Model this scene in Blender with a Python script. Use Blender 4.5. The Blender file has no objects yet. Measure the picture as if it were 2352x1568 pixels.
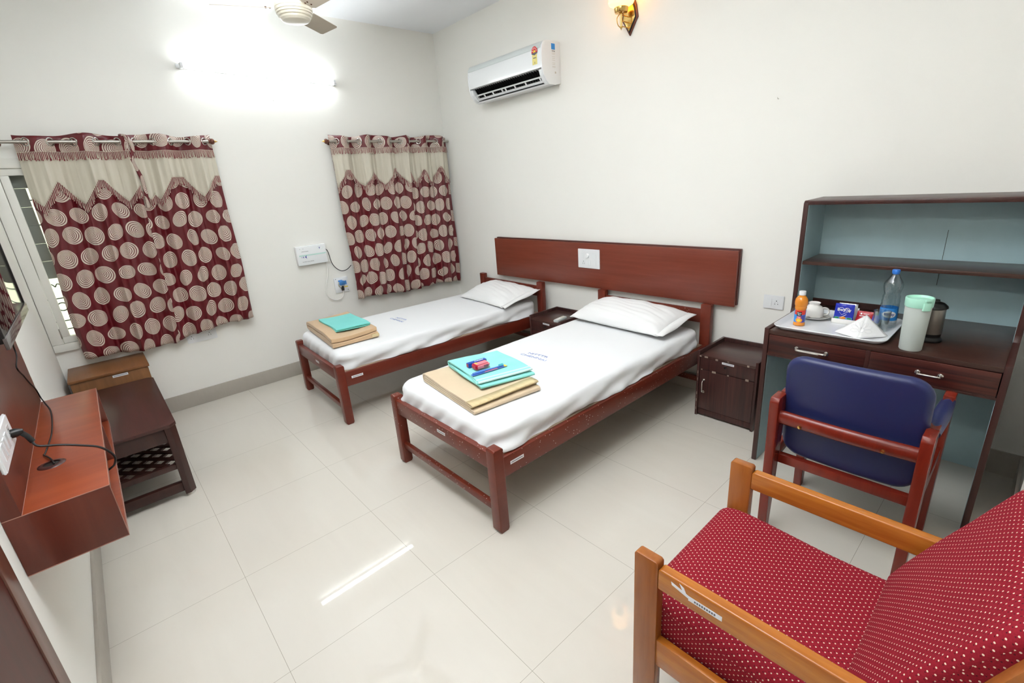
import bpy, bmesh, math, random
import numpy as np
from mathutils import Vector, Matrix
R = math.radians
random.seed(7)
col = bpy.context.scene.collection
scene = bpy.context.scene

# ------------------------------------------------------------------ camera, world, lights, exposure
CAM_POS = Vector((-3.12213, -4.47095, 1.56494))
cam_d = bpy.data.cameras.new('camera'); cam = bpy.data.objects.new('camera', cam_d); col.objects.link(cam)
cam_d.sensor_width = 36; cam_d.sensor_fit = 'HORIZONTAL'; cam_d.lens = 1083.504 * 36 / 2352; cam_d.clip_start = .02
rx, ry, rz_ = (0.73944205, -0.66948149, -0.07085188), (-0.26406937, -0.19162501, -0.94527627), (0.61926797, 0.71768684, -0.31848515)
mw = Matrix(((rx[0], -ry[0], -rz_[0]), (rx[1], -ry[1], -rz_[1]), (rx[2], -ry[2], -rz_[2]))).to_4x4()
mw.translation = CAM_POS
cam.matrix_world = mw
scene.camera = cam

world = bpy.data.worlds.new('world'); scene.world = world; world.use_nodes = True
wn = world.node_tree.nodes; wn['Background'].inputs[0].default_value = (.93, .97, 1, 1); wn['Background'].inputs[1].default_value = .55

scene.view_settings.view_transform = 'Standard'; scene.view_settings.look = 'None'
scene.view_settings.gamma = 1; scene.view_settings.use_curve_mapping = False
scene.view_settings.exposure = 2.29

TUBE_STRENGTH = 6.8      # emission of the fluorescent tube on the north wall
H_CEIL = 3.012
FILL_TUBE_STRENGTH = 11.0  # emission of the added fill tube
FLASH_POWER = 430.0        # the photographer's flash, aimed at the ceiling beside the camera
fl = bpy.data.lights.new('bounced_flash', 'SPOT'); fl.energy = FLASH_POWER; fl.spot_size = R(52); fl.spot_blend = .5
fl.shadow_soft_size = .05; fl.color = (.96, .985, 1)
flo = bpy.data.objects.new('bounced_flash', fl); col.objects.link(flo)
flo.location = (-2.95, -4.60, 1.75)
flo.rotation_euler = (Vector((-2.45, -3.08, H_CEIL)) - Vector(flo.location)).to_track_quat('-Z', 'Y').to_euler()

# ------------------------------------------------------------------ colour + node helpers
def lin(c):
    return tuple((v / 12.92 if v <= .04045 else ((v + .055) / 1.055) ** 2.4) for v in c)
def hx(h):
    h = h.lstrip('#'); return lin(tuple(int(h[i:i + 2], 16) / 255 for i in (0, 2, 4))) + (1,)

class NT:
    def __init__(s, name, rough=.5, spec=.5):
        s.m = bpy.data.materials.new(name); s.m.use_nodes = True; s.t = s.m.node_tree
        s.b = s.t.nodes['Principled BSDF']; s.b.inputs['Roughness'].default_value = rough
        s.b.inputs['Specular IOR Level'].default_value = spec
    def n(s, typ, **kw):
        nd = s.t.nodes.new(typ)
        for k, v in kw.items(): setattr(nd, k, v)
        return nd
    def l(s, a, b): s.t.links.new(a, b)
    def put(s, inp, v):
        if hasattr(v, 'links'): s.l(v, inp)
        elif isinstance(v, (int, float)) and hasattr(inp.default_value, '__len__'): inp.default_value = (v,) * len(inp.default_value)
        else: inp.default_value = v
    def math(s, op, a, b=0.0, c=None):
        nd = s.n('ShaderNodeMath', operation=op); s.put(nd.inputs[0], a); s.put(nd.inputs[1], b)
        if c is not None: s.put(nd.inputs[2], c)
        return nd.outputs[0]
    def coord(s, kind='Object'): return s.n('ShaderNodeTexCoord').outputs[kind]
    def mapv(s, vec, scale=(1, 1, 1), rot=(0, 0, 0), loc=(0, 0, 0)):
        nd = s.n('ShaderNodeMapping'); s.l(vec, nd.inputs[0]); nd.inputs['Scale'].default_value = scale
        nd.inputs['Rotation'].default_value = rot; nd.inputs['Location'].default_value = loc; return nd.outputs[0]
    def noise(s, vec, scale=5, detail=3, rough=.5, dist=0):
        nd = s.n('ShaderNodeTexNoise'); s.l(vec, nd.inputs['Vector']); nd.inputs['Scale'].default_value = scale
        nd.inputs['Detail'].default_value = detail; nd.inputs['Roughness'].default_value = rough; nd.inputs['Distortion'].default_value = dist
        return nd.outputs[0]
    def mix(s, f, a, b):
        nd = s.n('ShaderNodeMix', data_type='RGBA'); s.put(nd.inputs[0], f); s.put(nd.inputs[6], a); s.put(nd.inputs[7], b); return nd.outputs[2]
    def ramp(s, f, pts):
        nd = s.n('ShaderNodeValToRGB'); s.l(f, nd.inputs[0]); e = nd.color_ramp.elements
        while len(e) < len(pts): e.new(.5)
        for i, (p, c) in enumerate(pts): e[i].position = p; e[i].color = c if hasattr(c, '__len__') else (c, c, c, 1)
        return nd.outputs[0]
    def bump(s, h, strength=.2, dist=.002):
        nd = s.n('ShaderNodeBump'); nd.inputs['Strength'].default_value = strength; nd.inputs['Distance'].default_value = dist
        s.l(h, nd.inputs['Height']); s.l(nd.outputs[0], s.b.inputs['Normal'])
    def col(s, v): s.put(s.b.inputs['Base Color'], v)

def plain(name, c, rough=.5, spec=.5, metal=0, var=0.04, **kw):
    t = NT(name, rough, spec); base = hx(c); t.b.inputs['Metallic'].default_value = metal
    f = t.noise(t.coord(), 14, 3)
    d = tuple(v * (1 - var * 2.2) for v in base[:3]) + (1,)
    t.col(t.mix(f, d, base))
    for k, v in kw.items(): t.b.inputs[k].default_value = v
    return t.m
def wood(name, c1, c2, axis='y', rough=.35, scale=9, stretch=.07, specks=0, spec=.5, vivid=1.0):
    t = NT(name, rough, spec); v = t.coord()
    sc = [1, 1, 1]; sc['xyz'.index(axis)] = stretch
    mv = t.mapv(v, tuple(sc))
    f = t.noise(mv, scale * 4, 6, .65, .6); g = t.noise(mv, scale, 3, .5, 1.2)
    h = t.math('ADD', t.math('MULTIPLY', f, .55), t.math('MULTIPLY', g, .45))
    c = t.ramp(h, [(.5 - .16 / vivid, hx(c2)), (.5 + .16 / vivid, hx(c1))])
    if specks:
        vo = t.n('ShaderNodeTexVoronoi'); t.l(v, vo.inputs['Vector']); vo.inputs['Scale'].default_value = 55
        wnz = t.noise(v, 2.5, 2)
        thr = t.math('MULTIPLY', t.math('GREATER_THAN', wnz, .47), .13 * specks)
        c = t.mix(t.math('LESS_THAN', vo.outputs['Distance'], thr), c, hx('#cfc4bd'))
    t.col(c); t.bump(f, .05, .001)
    return t.m

M = {}
# wall paint: warm off-white
t = NT('wall_paint', .75, .25); v = t.coord(); f = t.noise(v, 1.3, 4); t.col(t.mix(f, hx('#f2f1ea'), hx('#f5f4ee'))); t.bump(t.noise(v, 60, 3), .05, .001); M['wall'] = t.m
M['ceiling'] = plain('ceiling_paint', '#f8fafd', .85, .2, var=.005)
# floor tiles 600 mm, joints measured from the corner
t = NT('floor_tile', .02, .5); v = t.coord()
sx = t.n('ShaderNodeSeparateXYZ'); t.l(v, sx.inputs[0])
def joint(o, off):
    m = t.math('FLOORED_MODULO', t.math('ADD', o, off), .6) if False else t.math('WRAP', t.math('ADD', o, off), .3, -.3)
    return t.math('LESS_THAN', t.math('ABSOLUTE', m), .0008)
jx = joint(sx.outputs[0], 2.378); jy = joint(sx.outputs[1], 1.186); j = t.math('MAXIMUM', jx, jy)
mv = t.mapv(v, (1, .16, 1), (0, 0, .5)); f = t.noise(mv, 7, 6, .6, 1.5); g = t.noise(v, .9, 3)
c = t.mix(f, hx('#ccc5b7'), hx('#d9d3c6')); c = t.mix(g, c, hx('#d6d2c9'))
t.col(t.mix(j, c, hx('#a09a8d'))); t.put(t.b.inputs['Roughness'], t.math('MULTIPLY', t.math('ADD', t.noise(v, 5, 3), .35), .018)); t.bump(t.math('SUBTRACT', 1, j), .3, .0005); M['floor'] = t.m
t = NT('skirting_tile', .3, .4); v = t.coord(); mv = t.mapv(v, (1, 1, .25), (0, .5, .3)); f = t.noise(mv, 30, 5, .6, 1); g = t.noise(v, 3, 3)
t.col(t.mix(g, t.mix(f, hx('#aaa398'), hx('#bcb6ab')), hx('#b3ada3'))); M['skirt'] = t.m
M['bed'] = wood('bed_red_paint', '#76301f', '#662718', 'x', .32, 6, .1, specks=1.0)
M['bed2'] = wood('bed_red_paint_clean', '#732c1c', '#632316', 'x', .32, 6, .1, specks=.25)
M['board'] = wood('plywood_board', '#b9a48f', '#8d7765', 'x', .7)
M['headboard'] = wood('headboard_laminate', '#84402f', '#73301f', 'y', .3, 10, .05)
M['hb_edge'] = wood('headboard_edge', '#5a241b', '#431812', 'y', .3)
M['dark_v'] = wood('dark_laminate_vertical', '#4d2d29', '#2b1715', 'z', .33, 26, .03, vivid=1.2)
M['dark_top'] = wood('dark_laminate_top', '#4f342e', '#37211d', 'y', .3, 16, .05)
M['desk_front'] = wood('desk_drawer_laminate', '#5c2b22', '#2a1413', 'y', .33, 14, .03, vivid=1.5)
M['desk_edge'] = wood('desk_edge', '#482722', '#331a17', 'z', .35)
M['desk_top'] = wood('desk_top_laminate', '#50352c', '#36211c', 'y', .28, 18, .05)
M['teal'] = plain('grey_teal_paint', '#b2cdd3', .55, .3, var=.05)
M['chipped'] = plain('chipped_laminate', '#9c8a7d', .8, .2)
M['chair_red'] = wood('chair_red_varnish', '#84291a', '#6a1e13', 'z', .25, 6, .1)
M['teak'] = wood('teak_varnish', '#c8802f', '#a0591d', 'y', .25, 8, .08, vivid=1.1)
M['teak_v'] = wood('teak_varnish_upright', '#a8652c', '#85481f', 'z', .25, 8, .08)
M['shelf'] = wood('shelf_laminate', '#8f4325', '#74301b', 'x', .3, 7, .06)
M['shelf_b'] = wood('backboard_laminate', '#6e3222', '#5c261a', 'z', .3, 7, .06)
M['shelf_edge'] = plain('shelf_edge_band', '#b08070', .5)
M['bench'] = wood('bench_dark_wood', '#4c2622', '#341a17', 'y', .3, 9, .06)
M['bench_leg'] = wood('bench_leg_wood', '#41231d', '#2d1613', 'z', .35, 9, .06)
M['box_wood'] = wood('brown_box_wood', '#85562f', '#6d4424', 'y', .4, 8, .08)
M['box_front'] = wood('brown_box_front', '#8a5c34', '#714826', 'z', .4, 8, .08)
M['door'] = wood('door_dark_red', '#53180f', '#42110a', 'z', .4, spec=.2, scale=6, stretch=.05) if True else wood('x', '#53180f', '#42110a', 'z', .4, 6, .05)
M['door_frame'] = wood('door_frame_brown', '#6f4436', '#5f382c', 'z', .3, 6, .06)
M['black'] = plain('black_plastic', '#161616', .35, .5, var=.1)
M['cable'] = plain('black_cable', '#1b1a1a', .45, .4)
M['screen'] = plain('screen_glass', '#0a0a0c', .03, .8, var=.0)
M['clearp'] = plain('smoked_clear_plastic', '#5a5552', .1, .6)
M['white_plastic'] = plain('white_plastic', '#eceeef', .35, .5, var=.01)
M['white_gloss'] = plain('white_gloss_plastic', '#eff2f3', .12, .5, var=.0)
M['grey_strip'] = plain('grey_white_plastic', '#d3dad9', .3, .5, var=.0)
M['dark_grey'] = plain('dark_grey_plastic', '#3c403d', .5)
M['switch_grey'] = plain('socket_holes', '#3a3a3a', .6)
M['chrome'] = plain('chrome', '#c9c7c2', .18, .5, metal=1, var=.02)
M['steel'] = plain('brushed_steel', '#b4b0a8', .3, .5, metal=1)
M['brass'] = plain('brass', '#d9b36a', .18, .5, metal=1, var=.02)
M['bronze'] = plain('bronze_knob', '#6d4336', .3, .5, metal=.6)
M['upvc'] = plain('white_window_frame', '#e9e8e0', .35, .4, var=.01)
M['iron'] = plain('grille_iron', '#56605c', .5)
M['paper'] = plain('paper_label', '#eeeef0', .6, .3, var=.01)
M['print'] = plain('grey_print', '#6a6a72', .7)
M['navy'] = plain('navy_vinyl', '#262e5e', .38, .5, var=.03)
M['sheet'] = plain('white_bedsheet', '#eef0f1', .85, .15, var=.005)
M['sheet'].node_tree.nodes['Principled BSDF'].inputs['Sheen Weight'].default_value = .1
M['pillow'] = plain('white_pillowcase', '#eff0ef', .85, .15, var=.005)
M['ink'] = plain('blue_stamp_ink', '#9dafe0', .8, .1)
def fuzzy(name, c1, c2, sc=400, st=.3):
    t = NT(name, .95, .1); v = t.coord(); f = t.noise(v, sc, 2); g = t.noise(v, 12, 3)
    t.col(t.mix(g, hx(c1), hx(c2))); t.bump(f, st, .002); t.b.inputs['Sheen Weight'].default_value = .3; return t.m
M['blanket'] = fuzzy('beige_blanket', '#d4bd9e', '#ddc9aa')
M['blanket2'] = fuzzy('tan_blanket', '#cfae88', '#d8b994')
M['towel2'] = fuzzy('aqua_towel', '#6cd3cb', '#82dfd8', 260, .6)
t = NT('satin_trim', .35, .5); v = t.coord(); f = t.noise(t.mapv(v, (1, .05, 1)), 120, 2); t.col(t.mix(f, hx('#cdb583'), hx('#e3d2a8'))); t.bump(f, .5, .002); M['satin'] = t.m
# towel with paler stripes near its hem (UV: x = along the folds in metres)
t = NT('aqua_striped_towel', .95, .1); v = t.coord(); uv = t.coord('UV'); s = t.n('ShaderNodeSeparateXYZ'); t.l(uv, s.inputs[0])
g = t.noise(v, 12, 3); c = t.mix(g, hx('#86dcd4'), hx('#a0e8e1'))
u = s.outputs[0]
def band(a, b): return t.math('MULTIPLY', t.math('GREATER_THAN', u, a), t.math('LESS_THAN', u, b))
st = t.math('MAXIMUM', band(-1, .014), band(.035, .048)); c = t.mix(st, c, hx('#d2f6f0'))
t.col(c); t.bump(t.noise(v, 260, 2), .6, .002); t.b.inputs['Sheen Weight'].default_value = .3; M['towel'] = t.m

# curtain cloth: maroon satin with eccentric ring medallions (UV in metres)
def curtain_mat():
    t = NT('maroon_curtain_cloth', .40, .6); uv = t.coord('UV'); s = t.n('ShaderNodeSeparateXYZ'); t.l(uv, s.inputs[0])
    PX, PY = .142, .139
    mm = t.math
    row = mm('FLOOR', mm('DIVIDE', s.outputs[1], PY))
    xs = mm('ADD', mm('DIVIDE', s.outputs[0], PX), mm('MULTIPLY', row, .5))
    # slide successive columns a little so that the rows wander as printed
    colm = mm('FLOOR', xs)
    fx = mm('SUBTRACT', mm('SUBTRACT', xs, colm), .5); fy = mm('SUBTRACT', mm('SUBTRACT', mm('DIVIDE', s.outputs[1], PY), row), .5)
    cv = t.n('ShaderNodeCombineXYZ'); t.l(colm, cv.inputs[0]); t.l(row, cv.inputs[1])
    w = t.n('ShaderNodeTexWhiteNoise', noise_dimensions='2D'); t.l(cv.outputs[0], w.inputs[0])
    sc = t.n('ShaderNodeSeparateColor'); t.l(w.outputs['Color'], sc.inputs[0]); r1, r2, r3 = sc.outputs
    qx = mm('MULTIPLY', mm('SUBTRACT', fx, mm('MULTIPLY', mm('SUBTRACT', r1, .5), .12)), PX)
    qy = mm('MULTIPLY', mm('SUBTRACT', fy, mm('MULTIPLY', mm('SUBTRACT', r2, .5), .14)), PY)
    # tilt of the ellipse
    an = mm('MULTIPLY', r3, 6.283); ca, sa = mm('COSINE', an), mm('SINE', an)
    ex = mm('ADD', mm('MULTIPLY', qx, ca), mm('MULTIPLY', qy, sa)); ey = mm('SUBTRACT', mm('MULTIPLY', qy, ca), mm('MULTIPLY', qx, sa))
    ey = mm('MULTIPLY', ey, mm('ADD', 1.02, mm('MULTIPLY', r1, .34)))
    Rr = .0625; pxo = mm('MULTIPLY', mm('ADD', .38, mm('MULTIPLY', r2, .22)), Rr); 
    A = mm('SUBTRACT', Rr * Rr, mm('MULTIPLY', pxo, pxo))
    dx, dy = mm('SUBTRACT', ex, pxo), ey
    dp = mm('MULTIPLY', dx, pxo); dd = mm('ADD', mm('MULTIPLY', dx, dx), mm('MULTIPLY', dy, dy))
    disc = mm('SQRT', mm('ADD', mm('MULTIPLY', dp, dp), mm('MULTIPLY', dd, A)))
    tt = mm('DIVIDE', mm('ADD', dp, disc), A)
    inside = mm('LESS_THAN', tt, 1.0)
    duty = mm('SUBTRACT', .62, mm('MULTIPLY', tt, -.0))
    fr = mm('FRACT', mm('ADD', mm('MULTIPLY', mm('POWER', tt, .72), 9.0), .0))
    ring = mm('GREATER_THAN', fr, .36)
    mask = mm('MULTIPLY', inside, ring)
    v = t.coord(); g = t.noise(v, 3, 2)
    base = t.mix(g, hx('#590913'), hx('#690c1a'))
    t.col(t.mix(mask, base, hx('#d8cbbb')))
    wv = t.noise(t.mapv(uv, (1, .02, 1)), 900, 2); t.bump(wv, .15, .001)
    return t.m
M['curtain'] = curtain_mat()
t = NT('champagne_valance', .5, .4); v = t.coord('UV'); f = t.noise(t.mapv(v, (1, .05, 1)), 60, 4); t.col(t.mix(f, hx('#c6bfac'), hx('#d9d3c3'))); M['valance'] = t.m
M['fr_cream'] = plain('fringe_cream', '#ddd2c0', .8); M['fr_red'] = plain('fringe_red', '#8a2436', .8)
# armchair fabric: red with rows of cream and dark stitches (UV in metres)
def dots_mat():
    t = NT('red_dotted_fabric', .85, .2); uv = t.coord('UV'); s = t.n('ShaderNodeSeparateXYZ'); t.l(uv, s.inputs[0]); mm = t.math
    P, Q = .0170, .0101
    def dots(off, hw, hh):
        b = mm('ADD', mm('DIVIDE', s.outputs[1], Q), off); row = mm('FLOOR', b)
        a = mm('ADD', mm('DIVIDE', s.outputs[0], P), mm('MULTIPLY', mm('FLOORED_MODULO', row, 2.0), .5))
        fa = mm('ABSOLUTE', mm('SUBTRACT', mm('FRACT', a), .5)); fb = mm('ABSOLUTE', mm('SUBTRACT', mm('FRACT', b), .5))
        q = mm('ADD', mm('POWER', mm('DIVIDE', fa, hw), 2.0), mm('POWER', mm('DIVIDE', fb, hh), 2.0)); return mm('LESS_THAN', q, 1.0)
    cream = dots(0, .105, .17); dark = dots(.5, .085, .13)
    v = t.coord(); f = t.noise(v, 350, 2); c = t.mix(f, hx('#7c1220'), hx('#9b2030')); c = t.mix(dark, c, hx('#55141f')); c = t.mix(cream, c, hx('#e5cdb8'))
    t.col(c); t.bump(f, .4, .0015); return t.m
M['fabric'] = dots_mat()
def emis(name, c, st, base='#ffffff'):
    t = NT(name, .4); t.col(hx(base)); t.b.inputs['Emission Color'].default_value = hx(c); t.b.inputs['Emission Strength'].default_value = st; return t.m
M['tube'] = emis('lit_tube', '#f4fbff', TUBE_STRENGTH)
M['fill_tube'] = emis('fill_tube_glow', '#fffdf6', FILL_TUBE_STRENGTH)
M['shade'] = emis('lit_amber_glass', '#ffb45c', .9, '#f6d9a8')
def glass(name, c, rough=.02, ior=1.45, thin=True, alpha=None):
    t = NT(name, rough); t.col(hx(c)); t.b.inputs['Transmission Weight'].default_value = 1; t.b.inputs['IOR'].default_value = ior; return t.m
def thin_clear(name, tint, gloss=.06, rough=.02):
    m = bpy.data.materials.new(name); m.use_nodes = True; t = m.node_tree; t.nodes.clear()
    o = t.nodes.new('ShaderNodeOutputMaterial'); mx = t.nodes.new('ShaderNodeMixShader'); tr = t.nodes.new('ShaderNodeBsdfTransparent'); gl = t.nodes.new('ShaderNodeBsdfGlossy'); lw = t.nodes.new('ShaderNodeLayerWeight'); mr = t.nodes.new('ShaderNodeMapRange')
    tr.inputs[0].default_value = hx(tint); gl.inputs['Roughness'].default_value = rough; lw.inputs['Blend'].default_value = .35
    mr.inputs[3].default_value = gloss; mr.inputs[4].default_value = .65
    t.links.new(lw.outputs['Facing'], mr.inputs[0]); t.links.new(mr.outputs[0], mx.inputs[0]); t.links.new(tr.outputs[0], mx.inputs[1]); t.links.new(gl.outputs[0], mx.inputs[2]); t.links.new(mx.outputs[0], o.inputs[0]); return m
M['pet'] = thin_clear('clear_pet', '#f0f6f8', .07)
M['water'] = glass('clear_water', '#eef7fa', .0, 1.12)
M['glass'] = thin_clear('clear_glass', '#f2f7f7', .08)
M['pane'] = glass('window_pane', '#f2f6f4', .0, 1.01)
M['frosted'] = glass('frosted_plastic', '#e9f1eb', .55, 1.1)
M['frosted'].node_tree.nodes['Principled BSDF'].inputs['Transmission Weight'].default_value = .3
M['mint'] = plain('mint_plastic', '#b8f2da', .3, .5, var=.0)
M['juice'] = plain('orange_juice', '#f79a30', .12, .6, var=.1)
M['blue_cap'] = plain('blue_cap', '#2f7de0', .35)
M['china'] = plain('white_china', '#f3f1ec', .08, .6, var=.0)
M['tray'] = plain('white_tray', '#eceef1', .15, .5, var=.0)
M['napkin'] = plain('white_napkin', '#f6f6f5', .9, .1, var=.0)
def flat(name, c, rough=.45): return plain(name, c, rough, var=.0)
M['p_blue'] = flat('packet_blue', '#2b39b4', .25); M['p_sky'] = flat('packet_sky', '#6fb4ea', .25); M['p_red'] = flat('packet_red', '#b81f2a', .3); M['p_green'] = flat('packet_green', '#2f8f3a', .3)
M['p_white'] = flat('print_white', '#f4f4f4'); M['p_black'] = flat('print_black', '#17151a'); M['p_orange'] = flat('print_orange', '#f5972a'); M['p_yellow'] = flat('print_yellow', '#f2d23c')
M['p_foil'] = plain('foil', '#c8ccd4', .25, metal=.8); M['lab_blue'] = flat('label_blue', '#2f8fe0', .3); M['lab_mix'] = flat('label_indigo', '#4a4fa8', .3); M['lab_red'] = flat('label_red', '#e8402c', .3)
M['pink'] = flat('soap_pink', '#eb8a97', .4); M['soap_red'] = flat('soap_red', '#c31f3c', .3); M['tp_blue'] = flat('toothpaste_blue', '#2352b8', .3); M['brush_blue'] = flat('brush_blue', '#5a86d8', .2); M['brush_aqua'] = flat('brush_aqua', '#5fc7d8', .2)
M['mint_line'] = flat('pale_green_stripe', '#bfe0d8'); M['navy_ink'] = flat('navy_print', '#3b46a8'); M['sk_blue'] = flat('socket_cover_blue', '#4f93dc', .3)
M['star_yellow'] = flat('rating_yellow', '#eee08a'); M['star_red'] = flat('rating_red', '#d8362f')
M['fan'] = plain('fan_cream_paint', '#e6e0cf', .3, .5, var=.03); M['fan_blade'] = plain('fan_blade_paint', '#c6bbaa', .4, .4, var=.05); M['rust'] = plain('rusty_screw', '#5a3826', .7)
M['outside'] = plain('pale_outside_wall', '#e6e6c4', .9, .1)
M['reveal_shade'] = plain('reveal_shade_grey', '#a6a7a2', .6, .3)
M['rubber'] = plain('pale_rubber', '#cfccc4', .6)
M['smudge'] = plain('grey_dirty_white', '#c9c6bb', .8)

# ------------------------------------------------------------------ mesh helpers
def box(bm, x0, x1, y0, y1, z0, z1, bev=.002, seg=2, mi=0, mat=None):
    b = bmesh.new(); bmesh.ops.create_cube(b, size=1)
    for v in b.verts: v.co = Vector(((x0 + x1) / 2 + v.co.x * (x1 - x0), (y0 + y1) / 2 + v.co.y * (y1 - y0), (z0 + z1) / 2 + v.co.z * (z1 - z0)))
    m = min(abs(x1 - x0), abs(y1 - y0), abs(z1 - z0))
    if bev > 0: bmesh.ops.bevel(b, geom=b.edges[:], offset=min(bev, m * .45), segments=seg, affect='EDGES', profile=.5)
    merge(bm, b, mi, mat)
def merge(bm, b, mi=0, mat=None):
    if mat is not None: b.transform(mat)
    b.verts.index_update()
    vs = [bm.verts.new(v.co) for v in b.verts]
    for f in b.faces:
        try: nf = bm.faces.new([vs[v.index] for v in f.verts]); nf.material_index = mi if mi else f.material_index
        except ValueError: pass
    b.free()
def prism(bm, poly, axis, a0, a1, bev=0, seg=2, mi=0, mat=None):
    """poly: 2D points in the two remaining axes (x,y,z order), extruded along axis."""
    b = bmesh.new(); ax = 'xyz'.index(axis)
    def P(p, a):
        q = list(p); q.insert(ax, a); return Vector(q)
    A = [b.verts.new(P(p, a0)) for p in poly]; B = [b.verts.new(P(p, a1)) for p in poly]; n = len(poly)
    b.faces.new(A); b.faces.new(B[::-1])
    for i in range(n): b.faces.new((A[i], B[i], B[(i + 1) % n], A[(i + 1) % n]))
    bmesh.ops.recalc_face_normals(b, faces=b.faces[:])
    if bev > 0: bmesh.ops.bevel(b, geom=b.edges[:], offset=bev, segments=seg, affect='EDGES', profile=.5)
    merge(bm, b, mi, mat)
def lathe(bm, prof, c=(0, 0, 0), seg=32, mi=0, mat=None, cap=True):
    b = bmesh.new(); rings = []
    for r, z in prof:
        rings.append([b.verts.new((c[0] + r * math.cos(2 * math.pi * i / seg), c[1] + r * math.sin(2 * math.pi * i / seg), c[2] + z)) for i in range(seg)])
    for a, d in zip(rings, rings[1:]):
        for i in range(seg): b.faces.new((a[i], a[(i + 1) % seg], d[(i + 1) % seg], d[i]))
    if cap: b.faces.new(rings[0][::-1]); b.faces.new(rings[-1])
    merge(bm, b, mi, mat)
def tube(bm, pts, r, seg=10, mi=0, closed=False, radii=None):
    b = bmesh.new(); pts = [Vector(p) for p in pts]; n = len(pts); rings = []; up = None
    for i, p in enumerate(pts):
        if closed: d = pts[(i + 1) % n] - pts[i - 1]
        else: d = pts[min(i + 1, n - 1)] - pts[max(i - 1, 0)]
        d.normalize()
        if up is None:
            up = Vector((0, 0, 1)) if abs(d.z) < .9 else Vector((1, 0, 0))
        u = (up - d * up.dot(d)).normalized(); w = d.cross(u); up = u
        rr = radii[i] if radii else r
        rings.append([b.verts.new(p + (u * math.cos(2 * math.pi * k / seg) + w * math.sin(2 * math.pi * k / seg)) * rr) for k in range(seg)])
    for i in range(n if closed else n - 1):
        a, d = rings[i], rings[(i + 1) % n]
        for k in range(seg): b.faces.new((a[k], a[(k + 1) % seg], d[(k + 1) % seg], d[k]))
    if not closed: b.faces.new(rings[0][::-1]); b.faces.new(rings[-1])
    bmesh.ops.recalc_face_normals(b, faces=b.faces[:])
    merge(bm, b, mi)
def smooth_path(pts, n=8):
    pts = [Vector(p) for p in pts]; out = []
    for i in range(len(pts) - 1):
        p0, p1, p2, p3 = pts[max(i - 1, 0)], pts[i], pts[i + 1], pts[min(i + 2, len(pts) - 1)]
        for k in range(n):
            s = k / n; out.append(.5 * ((2 * p1) + (p2 - p0) * s + (2 * p0 - 5 * p1 + 4 * p2 - p3) * s * s + (3 * p1 - p0 - 3 * p2 + p3) * s ** 3))
    out.append(pts[-1]); return out
def grid(bm, P, nu, nv, mi=0, closed_u=False):
    """P[i][j] points; returns faces"""
    vs = [[bm.verts.new(P[i][j]) for j in range(nv)] for i in range(nu)]
    for i in range(nu if closed_u else nu - 1):
        for j in range(nv - 1):
            f = bm.faces.new((vs[i][j], vs[(i + 1) % nu][j], vs[(i + 1) % nu][j + 1], vs[i][j + 1])); f.material_index = mi
    return vs
def sph(bm, c, r, sx=1, sy=1, sz=1, seg=16, mi=0):
    b = bmesh.new(); bmesh.ops.create_uvsphere(b, u_segments=seg, v_segments=seg // 2, radius=r)
    b.transform(Matrix.Translation(c) @ Matrix.Diagonal((sx, sy, sz, 1))); merge(bm, b, mi)
def box_uv(me):
    uvl = me.uv_layers.new(name='UVMap')
    for p in me.polygons:
        n = p.normal; a = max(range(3), key=lambda i: abs(n[i])); ii = [i for i in range(3) if i != a]
        for li in p.loop_indices:
            co = me.vertices[me.loops[li].vertex_index].co; uvl.data[li].uv = (co[ii[0]], co[ii[1]])
def obj(name, bm, mats, parent=None, uv=None, angle=38, label=None, keep=False):
    """link a bmesh as one object; vertices are given in room coordinates and moved into the parent's space"""
    me = bpy.data.meshes.new(name)
    bmesh.ops.recalc_face_normals(bm, faces=bm.faces[:]) if not keep else None
    if parent is not None: bm.transform(Matrix.Translation(-parent.location))
    bm.to_mesh(me); bm.free()
    if uv == 'box': box_uv(me)
    elif uv is not None:
        l = me.uv_layers.new(name='UVMap')
        for lp in me.loops: l.data[lp.index].uv = uv[lp.vertex_index]
    for p in me.polygons: p.use_smooth = True
    me.set_sharp_from_angle(angle=R(angle))
    for m in (mats if isinstance(mats, (list, tuple)) else [mats]): me.materials.append(m)
    o = bpy.data.objects.new(name, me); col.objects.link(o)
    if parent is not None: o.parent = parent
    if label: o['label'] = label
    return o
def sub(name, bm, mats, part, root=None, **kw):
    """a sub-part: parent is a mesh part whose own location is 0 inside a root thing"""
    off = part.parent.location if part.parent else part.location
    bm.transform(Matrix.Translation(-off)); o = obj(name, bm, mats, None, **kw); o.parent = part; return o
def tag(o, label, cat, group=None, kind=None):
    o['label'] = label; o['category'] = cat
    if group: o['group'] = group
    if kind: o['kind'] = kind
    return o
def thing(name, loc, label, cat, group=None):
    o = bpy.data.objects.new(name, None); o.empty_display_size = .05; col.objects.link(o); o.location = loc
    return tag(o, label, cat, group)
def struct(name, bm, m, parent=None):
    o = obj(name, bm, m, parent)
    if parent is None: o['kind'] = 'structure'
    return o
def B(*boxes, bev=.002):
    bm = bmesh.new()
    for b in boxes: box(bm, *b, bev=bev)
    return bm
def copy_tree(o, parent=None):
    c = o.copy(); col.objects.link(c)
    if parent is not None: c.parent = parent
    for ch in [x for x in bpy.data.objects if x.parent == o and x is not c]:
        copy_tree(ch, c)
    return c
FONT_CACHE = {}
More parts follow.
